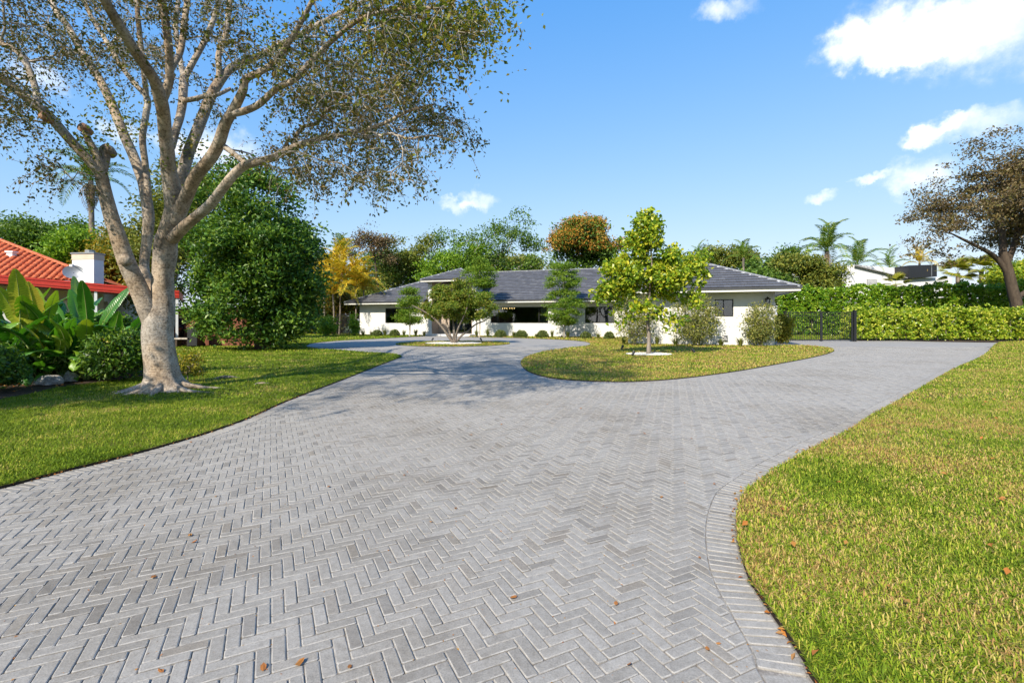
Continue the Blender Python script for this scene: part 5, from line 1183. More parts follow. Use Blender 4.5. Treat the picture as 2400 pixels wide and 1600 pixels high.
make_tree('dense_tree', 'dense dark green tree with foliage down to the ground left of the driveway loop', 'tree', bt, trunk_line(bt, bt+(0,0,6.5)), [.28,.25,.2,.15,.08], E, 2150, 34, .25, .19, M['leaf_dense'], M['bark_dark'], .55, .6, .1, rmin=.02, aspect=.55, lump=11.)
# bronze-leaved tree on the right behind the hedge
Y = 34.; bt = np.array((at(2372,0,Y)[0], Y, 0.)); c3 = lambda px, py, dy=0: at(px, py, Y+dy)
root = thing('bronze_tree', 'bronze-brown leaved tree leaning over the hedge at the right', 'tree', bt); sk = Skel()
sk.limb([bt, c3(2385,735), c3(2374,680), c3(2362,630), c3(2350,590)], [.40,.36,.32,.30,.26])
for pts, rr in (([(2362,640,0),(2340,610,0),(2315,590,-.3),(2285,575,-.5),(2255,560,-.8),(2225,545,-1)], (.2,.17,.14,.11,.08,.04)), ([(2352,600,0),(2350,560,.2),(2345,520,.3),(2330,480,.4),(2310,440,.5)], (.24,.2,.16,.11,.05)), ([(2358,620,0),(2375,580,.2),(2390,530,.4),(2410,470,.5),(2425,410,.6)], (.22,.19,.15,.11,.05)), ([(2378,700,0),(2395,690,.3),(2420,670,.5),(2460,620,.7),(2500,560,1.)], (.2,.18,.15,.12,.06))):
    sk.limb([c3(*p) for p in pts], rr)
E = [px_ell(2300,460,Y,125,4.,90), px_ell(2390,420,Y,120,4.,110), px_ell(2220,500,Y,95,3.4,65), px_ell(2190,560,Y,75,3.,45), px_ell(2300,540,Y,90,3.,40), px_ell(2500,480,Y,140,4.5,150), px_ell(2160,510,Y,50,2.,45), px_ell(2210,595,Y,95,2.6,26), px_ell(2150,560,Y,55,2.2,40), px_ell(2290,585,Y,60,2.2,26), px_ell(2410,360,Y,70,2.5,50)]
T = in_ellipsoids(lumps(E, 8., (.2,.36)), 1050, .4); sk.grow(T, .6, .1, .04); r = sk.radii(.011); V, Fs = sk.tubes(r, 7, .018); link('trunk', mesh_np('trunk', V, Fs, M['bark_dark'], True), root)
V, Fs = leaf_geo(clumps(T, 44, .36, .4), .2, .5, .3); stuff(link('crown', mesh_np('crown', V, Fs, M['leaf_bronze']), root))
def bg_tree(label, px, py, Y, blobs, mat, n, per, leaf=.34, spread=.6, top=None, bmat='bark_grey', shell=.5, name='tree', rmin=.035, th=.22, flat=.65, ry=.8, lump=4., bloom=None):
    bt = np.array((at(px,0,Y)[0], Y, 0.)); E = [(lambda c_: (c_[0], c_[1], c_[2], rx/F*Y, rx/F*Y*ry, rz/F*Y))(at(ax, ay, Y)) for ax, ay, rx, rz in blobs]
    tp = at(px, (min(b[1] for b in blobs)+HOR)/2 if top is None else top, Y)
    return make_tree(name, label, 'tree', bt, trunk_line(bt, tp, .25), [th*1.2,th,th*.85,th*.6,th*.35], E, n, per, spread, leaf, mat, M[bmat], shell, .9, .15, rmin=rmin, rt=.014, group='trees beyond the garden', flat=flat, lump=lump, bloom=bloom)
bg_tree('sparse pale-branched tree rising over the house roof', 1160, 0, 62, [(1060,560,55,35), (1130,560,70,50), (1200,560,60,50), (1240,540,55,42), (1190,610,110,30), (1225,500,30,28), (1290,530,22,18), (1100,600,70,30), (1050,590,50,30)], M['leaf_mid'], 430, 20, .32, .42, bmat='bark_light', rmin=.022, th=.3, shell=.35)
bg_tree('round orange-flowering tree behind the house roof', 1350, 0, 58, [(1365,580,80,55), (1320,600,55,45), (1410,590,45,45), (1360,545,55,28)], M['leaf_mid'], 460, 34, .36, .45, shell=.75, bloom=(leafm('orange_blossom', [(.30,.16,.02), (.46,.22,.03), (.56,.28,.05), (.36,.26,.03)], .25), 48))
bg_tree('bare brown tree behind the yellow palms', 878, 0, 60, [(865,575,40,28), (900,590,30,28), (870,545,22,18), (830,580,20,30), (905,560,20,16)], M['leaf_brown'], 200, 20, .26, .45, bmat='bark_dark', rmin=.03, shell=.2, top=600)
bg_tree('brownish bushy tree left of the entry roof', 960, 0, 64, [(940,590,50,38), (980,620,55,45), (920,640,45,40), (1010,585,35,28)], M['leaf_olive'], 330, 24, .34, .5)
bg_tree('olive tree behind the entry roof', 1050, 0, 60, [(1040,620,55,30), (1090,630,55,30), (1000,640,60,30), (1090,590,40,24), (1130,640,40,25)], M['leaf_bright'], 330, 24, .34, .5, bmat='bark_light')
bg_tree('tree with airy crown behind the red roofed house', 60, 0, 40, [(60,550,70,38), (110,530,55,30), (20,570,60,40), (150,560,60,35), (95,600,90,35)], M['leaf_mid'], 430, 30, .28, .55, shell=.3)
bg_tree('yellowing tree right of the white chimney', 255, 0, 34, [(260,570,45,55), (290,620,60,60), (240,640,40,40), (250,520,25,30)], leafm('yellowing_leaves', [(.07,.11,.012), (.16,.19,.016), (.36,.28,.025), (.48,.30,.03)], .35), 420, 34, .24, .42)
bg_tree('bright bushy tree behind the white chimney', 190, 0, 36, [(180,590,50,30), (210,570,40,28), (150,610,60,25)], M['leaf_bright'], 280, 32, .26, .5)
bg_tree('mid green tree behind the big trunk', 420, 0, 32, [(440,520,80,100), (400,600,80,90), (470,440,70,60), (360,580,60,80), (420,680,90,60)], M['leaf_olive'], 700, 34, .24, .5, shell=.4)
bg_tree('dense green tree right of the young tree top', 1700, 0, 70, [(1690,610,50,28), (1740,605,40,26), (1650,620,40,25)], M['leaf_olive'], 240, 36, .42, .7)
bg_tree('dark green tree above the right end of the roof', 1800, 0, 60, [(1790,630,45,25), (1840,620,45,35), (1850,645,60,25)], M['leaf_mid'], 280, 36, .38, .6)
bg_tree('weeping olive tree before the white neighbour house', 1890, 0, 50, [(1890,640,55,32), (1930,650,40,40), (1870,620,40,25), (1945,660,18,40)], M['leaf_olive'], 330, 40, .3, .5)
bg_tree('leafy tree between side gate and yellow palms', 770, 0, 50, [(780,725,60,35), (740,690,45,60), (800,700,50,35), (760,760,60,25), (720,740,40,45), (820,735,40,30)], leafm('mixed_border_leaves', [(.05,.09,.012), (.12,.14,.016), (.20,.15,.02), (.13,.07,.025)], .3), 620, 34, .28, .45, lump=6.)
bg_tree('green trees mass right of the bronze tree trunk', 2460, 0, 50, [(2440,640,60,50), (2400,690,50,40), (2520,600,90,90)], M['leaf_mid'], 330, 36, .34, .6)
bg_tree('yellow-green tree over the hedge at the far right', 2330, 0, 46, [(2330,650,60,16), (2390,640,50,20)], M['leaf_yellow'], 140, 36, .3, .45)
bg_tree('olive tree far behind the left garden wall', 720, 0, 62, [(700,640,60,60), (760,640,50,40)], M['leaf_olive'], 240, 30, .38, .6)

bg_tree('broad green tree behind the left wing roof', 900, 0, 70, [(900,640,70,45), (850,650,60,40), (960,650,70,35), (1020,650,60,28)], M['leaf_mid'], 420, 34, .42, .6, lump=5.)
bg_tree('dark leafy tree behind the golden palms', 730, 0, 56, [(720,690,60,60), (780,690,70,50), (840,690,60,40), (700,730,60,40)], M['leaf_olive'], 460, 36, .36, .55, lump=5.)
bg_tree('low green tree behind the middle of the roof', 1230, 0, 72, [(1180,625,70,25), (1260,625,60,25), (1120,630,60,22)], M['leaf_olive'], 300, 34, .42, .55, lump=5.)
bg_tree('green tree filling the gap behind the wing roof', 1600, 0, 76, [(1580,640,60,28), (1640,640,60,25), (1520,640,60,25)], M['leaf_mid'], 280, 36, .44, .6, lump=5.)
bg_tree('bushy green tree beyond the gate by the roof end', 1830, 0, 56, [(1800,670,55,30), (1850,690,60,40), (1770,655,50,28)], M['leaf_mid'], 360, 36, .36, .5, lump=6.)
# ---------------------------------------------------------------- palms
def frond_mesh(name, L_, droop, nl, ll, lw, mat, vee=.5, rise=.25):
    n = 12; f = np.linspace(0, 1, n); x = L_*(f-.12*f**3*droop); z = L_*(rise*np.sin(f*math.pi*.55)-droop*f**2.2*.75); P = np.stack([x, 0*f, z], 1)
    V, Fs = sweep(P, np.interp(f, [0, 1], [.03, .006])*(L_/3), 4); Vs, T3, off = [V], [], len(V); Q = Fs
    s_ = np.linspace(.12, 1., nl); B = np.stack([np.interp(s_, f, P[:, k]) for k in range(3)], 1); tg = unit(np.stack([np.interp(s_, f, np.gradient(P[:, k])) for k in range(3)], 1)); up = np.stack([-tg[:, 2], 0*s_, tg[:, 0]], 1)
    le = ll*np.sin(np.clip(s_*.93+.1, 0, 1)*math.pi)**.55
    for sg in (-1, 1):
        d = unit(tg*.55+np.array((0, sg, 0))+up*vee+rng.normal(0, .1, (nl, 3))); tip = B+d*le[:, None]-np.array((0, 0, 1))*(le*.35*rng.uniform(.6, 1.4, nl))[:, None]; mid = B+d*le[:, None]*.5; w = tg*lw
        Vs.append(np.stack([B, mid+w, tip, mid-w], 1).reshape(-1, 3)); k = off+np.arange(nl)[:, None]*4; T3.append(k+np.array([0,1,2,3])); off += nl*4
    return mesh_np(name, np.vstack(Vs), np.vstack([Q]+T3), mat)
FR = [frond_mesh('frond', 3., dr, 42, .75, .035, M['palm'], rise=ri) for dr, ri in ((.35,.45), (.6,.35), (.95,.3))]
FRY = [frond_mesh('frond', 2.6, dr, 34, .6, .04, M['palm_yellow'], rise=ri) for dr, ri in ((.35,.5), (.6,.4), (.9,.3))]
FRD = [frond_mesh('frond', 2.4, dr, 30, .55, .03, M['leaf_brown'], rise=.1) for dr in (1.2,)]
def palm(label, px, py, Y, scale, nf, fr=FR, trunk=True, tr=.14, group='palms beyond the garden', dead=0, dirs=None, lift=0.):
    c_ = at(px, py, Y); b_ = np.array((c_[0], c_[1], 0.)); root = thing('palm_tree', label, 'palm', b_, group)
    if trunk: 
        V, Fs = lumpy_tube([b_, b_+(.1,0,c_[2]*.5), c_+(0,0,.05)], [tr*1.3, tr, tr*.9], 10, .04, 10); link('trunk', mesh_np('trunk', V, Fs, M['bark_grey'], True), root)
    for k in range(nf):
        yaw = k*2.399+rng.uniform(-.2, .2); el = (k/nf); o = link('frond', fr[min(2, int(el*3))], root); o.location = (c_[0]-b_[0], c_[1]-b_[1], c_[2]); o.matrix_parent_inverse = Matrix.Identity(4)
        o.rotation_euler = (0, -R(62-70*el+lift+rng.uniform(-8, 8)), yaw); s_ = scale*rng.uniform(.85, 1.1); o.scale = (s_, s_, s_)
    for k in range(dead):
        o = link('dead_frond', FRD[0], root); o.location = (c_[0]-b_[0], c_[1]-b_[1], c_[2]-.1); o.matrix_parent_inverse = Matrix.Identity(4); o.rotation_euler = (0, R(40+rng.uniform(0, 25)), k*6.283/dead+rng.uniform(-.3, .3)); o.scale = (scale*.8,)*3
    return root
palm('palm with a drooping shaggy crown behind the big trunk', 213, 425, 39, 1.1, 18, dead=10, tr=.2)
palm('small palm left of the other palm behind the roof', 1640, 612, 62, .95, 9)
palm('palm with yellow lower fronds behind the roof', 1742, 605, 58, .95, 11)
palm('tall bushy palm over the right end of the roof', 1938, 590, 52, 1.25, 18, dead=3, tr=.22)
palm('broad low palm right of the tall bushy palm', 2010, 622, 56, 1.15, 13)
palm('small dark palm over the white neighbour house', 2085, 628, 66, 1.05, 9)
palm('yellowish palm left of the dark roof box', 2155, 618, 62, 1.0, 11, FRY)
palm('slim green palm behind the yellow palms', 800, 600, 52, .85, 11)
for k, (px, py, Y, sc_) in enumerate(((758,668,47,1.35), (795,655,46,1.5), (832,672,46,1.3), (780,690,45,1.1), (852,680,47,1.0))):
    palm(('leftmost', 'tallest', 'right-hand', 'lowest', 'rightmost small')[k]+' of the golden yellow palms beside the house', px, py, Y, sc_, 17, FRY, True, .07, 'golden palms left of the house')
# fan palms over the hedge at the right
def fan_palm(label, px, py, Y, s_, n=16):
    c_ = at(px, py, Y); b_ = np.array((c_[0], c_[1], 0.)); root = thing('fan_palm', label, 'palm', b_, 'fan palms behind the hedge'); V, Fs = lumpy_tube([b_, c_*.5+b_*.5, c_], [.2,.18,.17], 8, .05, 6); link('trunk', mesh_np('trunk', V, Fs, M['bark_grey'], True), root)
    me = fan_me
    for k in range(n):
        o = link('fan_leaf', me, root); o.location = (0, 0, c_[2]); o.matrix_parent_inverse = Matrix.Identity(4); el = k/n; o.rotation_euler = (rng.uniform(-.4, .4), -R(75-105*el), k*2.399); o.scale = (s_,)*3
Vf, Ff = [], []
for k in range(22):
    a = -1.25+2.5*k/21; i = len(Vf); L_ = 1.0*math.cos(a*.5); p0 = np.array((.75, 0, 0)); tip = p0+np.array((math.cos(a)*L_, math.sin(a)*L_, -.22*L_)); md = p0+np.array((math.cos(a), math.sin(a), .05))*L_*.5; sd = np.array((-math.sin(a), math.cos(a), 0))*.05
    Vf += [p0, md+sd, tip, md-sd]; Ff.append((i, i+1, i+2, i+3))
i = len(Vf); Vf += [np.array(q) for q in ((0,-.015,0), (.75,-.012,0), (.75,.012,0), (0,.015,0))]; Ff.append((i, i+1, i+2, i+3))
fan_me = mesh_py('fan_leaf', Vf, Ff, leafm('fan_palm_leaves', [(.10,.15,.012), (.24,.25,.02), (.42,.34,.03)], .35))
fan_palm('yellow-green fan palm left of the pair behind the hedge', 2245, 640, 47, 1.1); fan_palm('yellow-green fan palm right of the pair behind the hedge', 2300, 635, 47, 1.15)
fan_palm('low spiky fan palm poking over the back hedge', 2098, 668, 50, .9, 10)

# ================================================================ LEFT NEIGHBOUR: red tiled house, carport, fence
M['red_tile'] = surf('terracotta_tile', [(.34,.075,.03), (.52,.125,.05), (.62,.20,.09)], 4, .8, .4, .01, 30, fine=(8, .12))
M['red_paint'] = surf('red_painted_metal', [(.50,.035,.022), (.58,.05,.03)], 2, .45, spec=.4)
M['cream'] = surf('cream_stucco', [(.50,.42,.33), (.58,.49,.39)], 2, .9, .3, .005, 50)
M['white_paint'] = surf('white_painted_render', [(.66,.67,.68), (.74,.74,.74)], 1.5, .85, .3, .005, 50)
M['fence_wood'] = surf('reddish_brown_boards', [(.10,.034,.02), (.17,.062,.036), (.21,.085,.05)], 2.5, .85, .5, .006, 30, stretch=(6,6,.6))
M['grey_metal'] = plain('grey_metal', (.30,.31,.32), .45, .6)
nb = thing('neighbour_house', 'neighbour house with red barrel-tile roof on the left', 'house', (-24., 16., 0))
NP, NW, NZ = .42, 6.6, 3.44
NK = np.array((-21.95, 26.)); NU = np.array((-.888, -.46)); NI = np.array((-.46, .888)); NLEN = 16.   # far corner, along the eave to the left, inwards
nf = lambda a, b, z: np.array((*(NK+NU*a+NI*b), z))
mb = MB(); mb.add([nf(.7,.7,0), nf(NLEN,.7,0), nf(NLEN,.7,NZ), nf(.7,.7,NZ)], [(0,1,2,3)]); mb.add([nf(.7,.7,0), nf(.7,2*NW,0), nf(.7,2*NW,NZ), nf(.7,.7,NZ)], [(0,1,2,3)]); mb.build('wall', M['cream'], nb)
rfm = MB(); rfm.add([nf(0,0,NZ), nf(NLEN,0,NZ), nf(NLEN,NW,NZ+NW*NP), nf(NW,NW,NZ+NW*NP)], [(0,1,2,3)]); rfm.add([nf(0,0,NZ), nf(0,2*NW,NZ), nf(NW,NW,NZ+NW*NP)], [(0,1,2)])
nroof = rfm.build('roof', M['red_tile'], nb)
def barrel(name, L_, r, mat):
    q = np.linspace(0, math.pi, 6); V = [(x, math.cos(t)*r*k, math.sin(t)*r*.85*k+dz) for x, k, dz in ((0, 1.08, .03), (L_, .92, .0)) for t in q]
    V += [(0, math.cos(t)*r*.8, math.sin(t)*r*.55+.03) for t in q]
    return mesh_py(name, V, [(k, k+1, 7+k, 6+k) for k in range(5)]+[(k, 12+k, 13+k, k+1) for k in range(5)], mat, True)
bw, bl = .30, .42; bme = barrel('barrel_tile', bl+.05, .12, M['red_tile']); sl = math.sqrt(1+NP*NP); slots = []
for i in range(int(NLEN/bw)):
    a = (i+.5)*bw; wmax = min(NW, a)
    for j in range(int(wmax*sl/bl)): slots.append((a, j*bl))
fr_ = MB(); cnt = 0
up_ = unit(np.array((*NI, NP))); sd_ = np.array((*NU, 0.)); nr_ = np.cross(up_, sd_); nr_ = nr_*np.sign(nr_[2])
V0 = np.array([v.co[:] for v in bme.vertices]); F0 = [tuple(p.vertices) for p in bme.polygons]
for (a, d_) in slots:
    P = nf(a, 0, NZ)+up_*d_+nr_*.005; px = px_of(P[0], P[1])
    if cnt < 300 and -10 < px < 250:
        o = link('barrel_tile', bme, nroof); o.matrix_basis = Matrix(((up_[0],sd_[0],nr_[0],P[0]), (up_[1],sd_[1],nr_[1],P[1]), (up_[2],sd_[2],nr_[2],P[2]), (0,0,0,1))); cnt += 1
    else: fr_.add(P+V0[:, :1]*up_+V0[:, 1:2]*sd_+V0[:, 2:]*nr_, F0)
stuff(fr_.build('barrel_tile_field', M['red_tile'], nroof, True))
ridge_line((0,0,NZ+.06), (NW,NW,NZ+NW*NP+.06), nf, nroof, .13, 'red_tile', False)
MB().box(0, NLEN, -.05, .03, NZ-.22, NZ-.01, nf).build('fascia', M['red_paint'], nb)
v_ = at(27, 593, 26.8); vb = MB(); vb.box(v_[0]-.16, v_[0]+.16, v_[1]-.12, v_[1]+.12, v_[2]-.25, v_[2]+.02); vb.box(v_[0]-.22, v_[0]+.22, v_[1]-.16, v_[1]+.16, v_[2]+.02, v_[2]+.1)
vv = vb.build('roof_vent', M['white_paint'], nroof)
# chimney behind the roof edge
cY = 25.3; c0, c1 = at(161, 760, cY), at(240, 760, cY); ch = thing('chimney', 'white rendered chimney with flat metal cap on the red roofed house', 'chimney', ((c0[0]+c1[0])/2, cY+.6, 0)); ztop = at(200, 592, cY)[2]; xs_ = at(220, 0, cY)[0]
rot = lambda x, y, z: (x, y+(x-xs_)*(-.15), z)
MB().box(c0[0], xs_, cY, cY+.62, 0, ztop-.35, rot).build('shaft', M['white_paint'], ch); MB().box(c0[0]-.02, xs_+.02, cY-.02, cY+.64, ztop-.348, ztop-.05, rot).build('collar', M['cream'], ch); MB().box(c0[0]-.05, xs_+.05, cY-.06, cY+.68, ztop-.048, ztop+.02, rot).build('cap', M['grey_metal'], ch)
MB().tube([(xs_-.5, cY+.35, ztop+.02), (xs_-.5, cY+.35, ztop+.17)], .22, 12).build('flue', M['grey_metal'], ch)
# satellite dish
dY = 24.3; dc = at(172, 637, dY); ds = thing('satellite_dish', 'grey satellite dish on the red roof beside the chimney', 'satellite dish', dc-(0,0,.5))
q_ = np.linspace(0, 6.283, 20, endpoint=False); nd = unit(np.array((.55, -.8, .28))); ud = unit(np.cross(nd, (0,0,1))); wd_ = np.cross(nd, ud)
V = [dc-nd*.09]+[dc+(ud*math.cos(t)*.42+wd_*math.sin(t)*.36)*f-nd*.09*(1-f*f) for f in (.5, 1.) for t in q_]
Fd = [(0, 1+k, 1+(k+1) % 20) for k in range(20)]+[(1+k, 21+k, 21+(k+1) % 20, 1+(k+1) % 20) for k in range(20)]
link('reflector', mesh_py('reflector', V, Fd, M['grey_metal'], True), ds); MB().tube([dc-wd_*.34-nd*.02, dc+nd*.5-wd_*.15], .018, 6).build('feed_arm', M['black_metal'], ds); e_ = dc+nd*.52-wd_*.13; MB().box(e_[0]-.07, e_[0]+.07, e_[1]-.05, e_[1]+.05, e_[2]-.05, e_[2]+.06).build('receiver', M['white_paint'], ds)
MB().tube([dc-nd*.09, dc-nd*.2+(0,0,-.25), dc-nd*.2+(0,0,-.55)], .025, 6).build('mast', M['black_metal'], ds)
# carport
pst = at(420, 812.5, EYE*F/(812.5-HOR)); B_ = pst[:2].copy(); A_ = at(30, 0, 21.6)[:2]; zA = at(30, 666.5, 21.6)[2]; zB = at(420, 698.5, B_[1])[2]
cp = thing('carport', 'carport roof with ribbed red metal fascia and white post', 'carport', (B_[0], B_[1], 0)); dvc = unit(B_-A_); nvc = np.array((dvc[1], -dvc[0])); nvc = nvc if nvc[1] < 0 else -nvc; LC = np.linalg.norm(B_-A_); hz = .38
zr = lambda a: zA+(zB-zA)*a/LC
f4 = lambda a, y, z: (*(A_+dvc*a+nvc*y), z+zr(a)); f4f = lambda a, y, z: (*(A_+dvc*a+nvc*y), z)
for k in range(4): MB().box(-3, LC, -.04, .012*(1+(k % 2)*1.8), hz*k/4+.003, hz*(k+1)/4-.003, f4).build('fascia_rib', M['red_paint'], cp)
MB().box(-3, LC-.06, -4.6, -.045, hz-.12, hz-.06, f4).build('deck', M['fence_wood'], cp); MB().box(LC-.05, LC+.004, -4.6, -.045, .003, hz-.003, f4).build('end_fascia', M['red_paint'], cp)
for a in (LC-.1, LC-3.3): MB().box(a-.055, a+.055, -.14, -.045, 0, zr(a)+.01, f4f).build('post', M['white_paint'], cp)
MB().box(-3, LC-.06, -.16, -.05, -.09, .0, f4).build('beam', M['fence_wood'], cp)
MB().box(-1.5, LC-3.4, -4.4, -4.2, 0, 2.4, f4f).build('wall', M['white_paint'], cp)
# wooden fence boards behind
fz = thing('board_fence', 'reddish brown vertical board fence behind the carport', 'fence', at(430, 800, 25.5)*np.array((1,1,0)))
fa_, fb_ = at(340, 0, 26.2)[:2], at(640, 0, 25.)[:2]; nfb = 40; fl_ = np.linalg.norm(fb_-fa_); fd_ = (fb_-fa_)/fl_; f5 = lambda a, y, z: (fa_[0]+fd_[0]*a-fd_[1]*y, fa_[1]+fd_[1]*a+fd_[0]*y, z); fh = at(430, 722, 25.8)[2]; bwid = fl_/nfb
bme2 = mesh_py('board', *(lambda m_: (m_.V, m_.F))(MB().box(.006, bwid-.006, 0, .022, .04, fh)), M['fence_wood'])
for k in range(nfb): o = link('board', bme2, fz); p = f5(k*bwid, rng.uniform(-.006, .006), 0); o.location = (p[0]-fz.location[0], p[1]-fz.location[1], rng.uniform(-.015, .015)); o.rotation_euler = (0, 0, math.atan2(fd_[1], fd_[0])); o.matrix_parent_inverse = Matrix.Identity(4)
for z in (.4, fh-.35): MB().box(0, fl_, .025, .07, z, z+.09, f5).build('rail', M['fence_wood'], fz)
bb = thing('bench', 'low weathered bench beside the carport post', 'bench', at(434, 800, 24.6)*np.array((1,1,0))); q = at(434, 0, 24.6)
MB().box(q[0]-.45, q[0]+.35, q[1]-.2, q[1]+.2, .40, .47).build('seat', M['bark_light'], bb)
for a in (-.35, .25): MB().box(q[0]+a-.05, q[0]+a+.05, q[1]-.17, q[1]+.17, 0, .40).build('leg', M['bark_dark'], bb)
bn = thing('wheelie_bin', 'dark wheeled bin against the brown fence', 'bin', at(462, 800, 24.7)*np.array((1,1,0))); q = at(459, 0, 24.7); MB().box(q[0]-.26, q[0]+.26, q[1]-.3, q[1]+.3, .06, .95).build('tub', M['black_metal'], bn, bevel=.02); MB().box(q[0]-.29, q[0]+.29, q[1]-.34, q[1]+.33, .96, 1.02).build('lid', M['black_metal'], bn, bevel=.01)
for a in (-.22, .22): MB().tube([(q[0]+a-.03, q[1]+.3, .1), (q[0]+a+.03, q[1]+.3, .1)], .1, 12).build('wheel', M['black_metal'], bn)
# red tail of a parked car in the carport shade
cY = 23.6; cq = at(318, 0, cY); cr = thing('parked_car', 'dark car parked in the carport shade behind the big leaves', 'car', (cq[0], cY+2.2, 0)); f6 = lambda x, y, z: (cq[0]+x, cY+y, z)
M['car_paint'] = plain('dark_car_paint', (.012,.012,.014), .25); M['tail'] = plain('red_lamp_plastic', (.35,.01,.01), .2)
pr = [(0,.35),(0,.85),(.35,.98),(.75,1.42),(2.2,1.46),(3.1,1.0),(4.2,.82),(4.3,.4)]
cb = MB(); n_ = len(pr); ws_ = [.86,.88,.88,.68,.68,.86,.85,.82]; Vl = [f6(-w_, y, z) for (y, z), w_ in zip(pr, ws_)]+[f6(w_, y, z) for (y, z), w_ in zip(pr, ws_)]; cb.add(Vl, [tuple(range(n_)), tuple(range(2*n_-1, n_-1, -1))]+[(i, n_+i, n_+(i+1) % n_, (i+1) % n_) for i in range(n_)]); cb.build('body', M['car_paint'], cr, bevel=.04)
for sg in (-1, 1): MB().box(sg*.62-.2, sg*.62+.2, -.02, .05, .72, .9, f6).build('tail_light', M['tail'], cr)
for sg in (-1, 1):
    for y in (.8, 3.4): wv = MB(); wv.tube([f6(sg*.72, y, .32), f6(sg*.9, y, .32)], .32, 18); w_o = wv.build('wheel', M['black_metal'], cr); MB().tube([f6(sg*.905, y, .32), f6(sg*.915, y, .32)], .2, 12).build('rim', M['grey_metal'], w_o)
MB().add([f6(-.6,.4,1.0), f6(.6,.4,1.0), f6(.52,.72,1.36), f6(-.52,.72,1.36)], [(0,1,2,3)]).build('rear_window', M['glass'], cr)

# ---------------------------------------------------------------- giant bird-of-paradise clump
M['paddle'] = None
def paddle_mat():
    m, nt, N, L, b = newmat('paddle_leaf'); oi = N.new('ShaderNodeObjectInfo'); r = ramp(N, [(0, (.04,.15,.016)), (.4, (.075,.22,.018)), (.7, (.16,.31,.02)), (.92, (.29,.38,.03)), (1, (.50,.40,.05))]); L.new(oi.outputs['Random'], r.inputs[0])
    w = tex(nt, 'Wave', 14, pos=False); w.bands_direction = 'X'; w.inputs['Distortion'].default_value = .6; rr = ramp(N, [(0, (.82,.82,.82)), (1, (1.1,1.1,1.1))]); L.new(w.outputs[0], rr.inputs[0]); o = mixc(nt, 1, r.outputs[0], rr.outputs[0], 'MULTIPLY'); L.new(o, b.inputs['Base Color']); b.inputs['Roughness'].default_value = .33; b.inputs['Specular IOR Level'].default_value = .55
    bump(nt, b, w.outputs[0], .25, .01)
    t = N.new('ShaderNodeBsdfTranslucent'); L.new(mixc(nt, 1, o, (1.5,1.5,.6), 'MULTIPLY'), t.inputs[0]); mx = N.new('ShaderNodeMixShader'); mx.inputs[0].default_value = .3; L.new(b.outputs[0], mx.inputs[1]); L.new(t.outputs[0], mx.inputs[2]); L.new(mx.outputs[0], N['Material Output'].inputs[0]); return m
M['paddle'] = paddle_mat(); M['midrib'] = surf('pale_midrib', [(.22,.30,.08), (.34,.38,.13)], 6, .5)
def paddle_mesh(stalk, L_, W_, bend, tear, seed):
    rg = np.random.default_rng(seed); mb = MB(); n = 22
    # stalk then midrib along +X bending over
    s_ = np.linspace(0, 1, 9); ps = np.stack([.10*stalk*s_**2, 0*s_, stalk*s_], 1); mb.tube(ps, np.linspace(.028, .014, 9), 6, 1)
    f = np.linspace(0, 1, n); th0 = math.atan2(stalk, .2*stalk); th = th0-bend*f**1.1; dl = L_/(n-1); P = [ps[-1]]
    for k in range(1, n): P.append(P[-1]+np.array((math.cos(th[k]), 0, math.sin(th[k])))*dl)
    P = np.array(P); mb.tube(P, np.linspace(.014, .003, n), 5, 1)
    hw_ = W_*.5*np.sin(np.clip(f*.93+.05, 0, 1)*math.pi)**.6
    for sg in (-1, 1):
        notch = rg.random(n) < tear; rows = []
        for k in range(n):
            nv = np.array((-math.sin(th[k]), 0, math.cos(th[k]))); sd = np.array((0, sg, 0.))
            w_ = hw_[k]*(1+.06*math.sin(k*1.3+seed)); lift = .30-.25*f[k]
            rows.append([P[k]+nv*.006, P[k]+sd*w_*.5+nv*w_*lift, P[k]+sd*w_+nv*(w_*lift*1.0)-np.array((0, 0, .12*w_+(.10*w_*rg.random()))) ])
        for k in range(n-1):
            a, b = rows[k], rows[k+1]; V = [a[0], a[1], a[2], b[0], b[1], b[2]]
            if notch[k]: V[5] = V[5]*.55+V[4]*.45+np.array((.0, 0, -.02)); V[4] = V[4]
            mb.add(V, [(0,1,4,3), (1,2,5,4)], 0)
    return mesh_py('leaf', mb.V, mb.F, [M['paddle'], M['midrib']], True, mb.mi)
PAD = [paddle_mesh(st, L_, W_, bd, tr, k) for k, (st, L_, W_, bd, tr) in enumerate(((1.15,1.15,.40,.6,.18), (1.0,1.05,.38,1.0,.32), (.8,1.1,.38,1.45,.3), (.65,.9,.34,1.8,.4), (1.3,1.2,.34,.35,.12), (.5,.75,.32,1.2,.3)))]
def clump(label, cx, cy, n, R_, sc, group='giant bird-of-paradise clumps'):
    b_ = np.array((cx, cy, LAWNZ)); root = thing('bird_of_paradise_plant', label, 'plant', b_, group)
    n = int(n*1.7)
    for k in range(n):
        el = k/n; o = link('leaf', PAD[(4 if el < .12 else 0 if el < .35 else 1 if el < .6 else 2 if el < .8 else 3 if k % 2 else 5)], root); a = k*2.399+rng.uniform(-.4, .4); o.matrix_parent_inverse = Matrix.Identity(4)
        rr = R_*math.sqrt(rng.random()); o.location = (math.cos(a)*rr, math.sin(a)*rr, -.03); o.rotation_euler = (rng.normal(0, .38), R(4+34*el)+rng.normal(0, .12), a+rng.normal(0, .5)); s_ = sc*.78*rng.uniform(.68, 1.15); o.scale = (s_, s_*rng.uniform(.9, 1.15), s_)
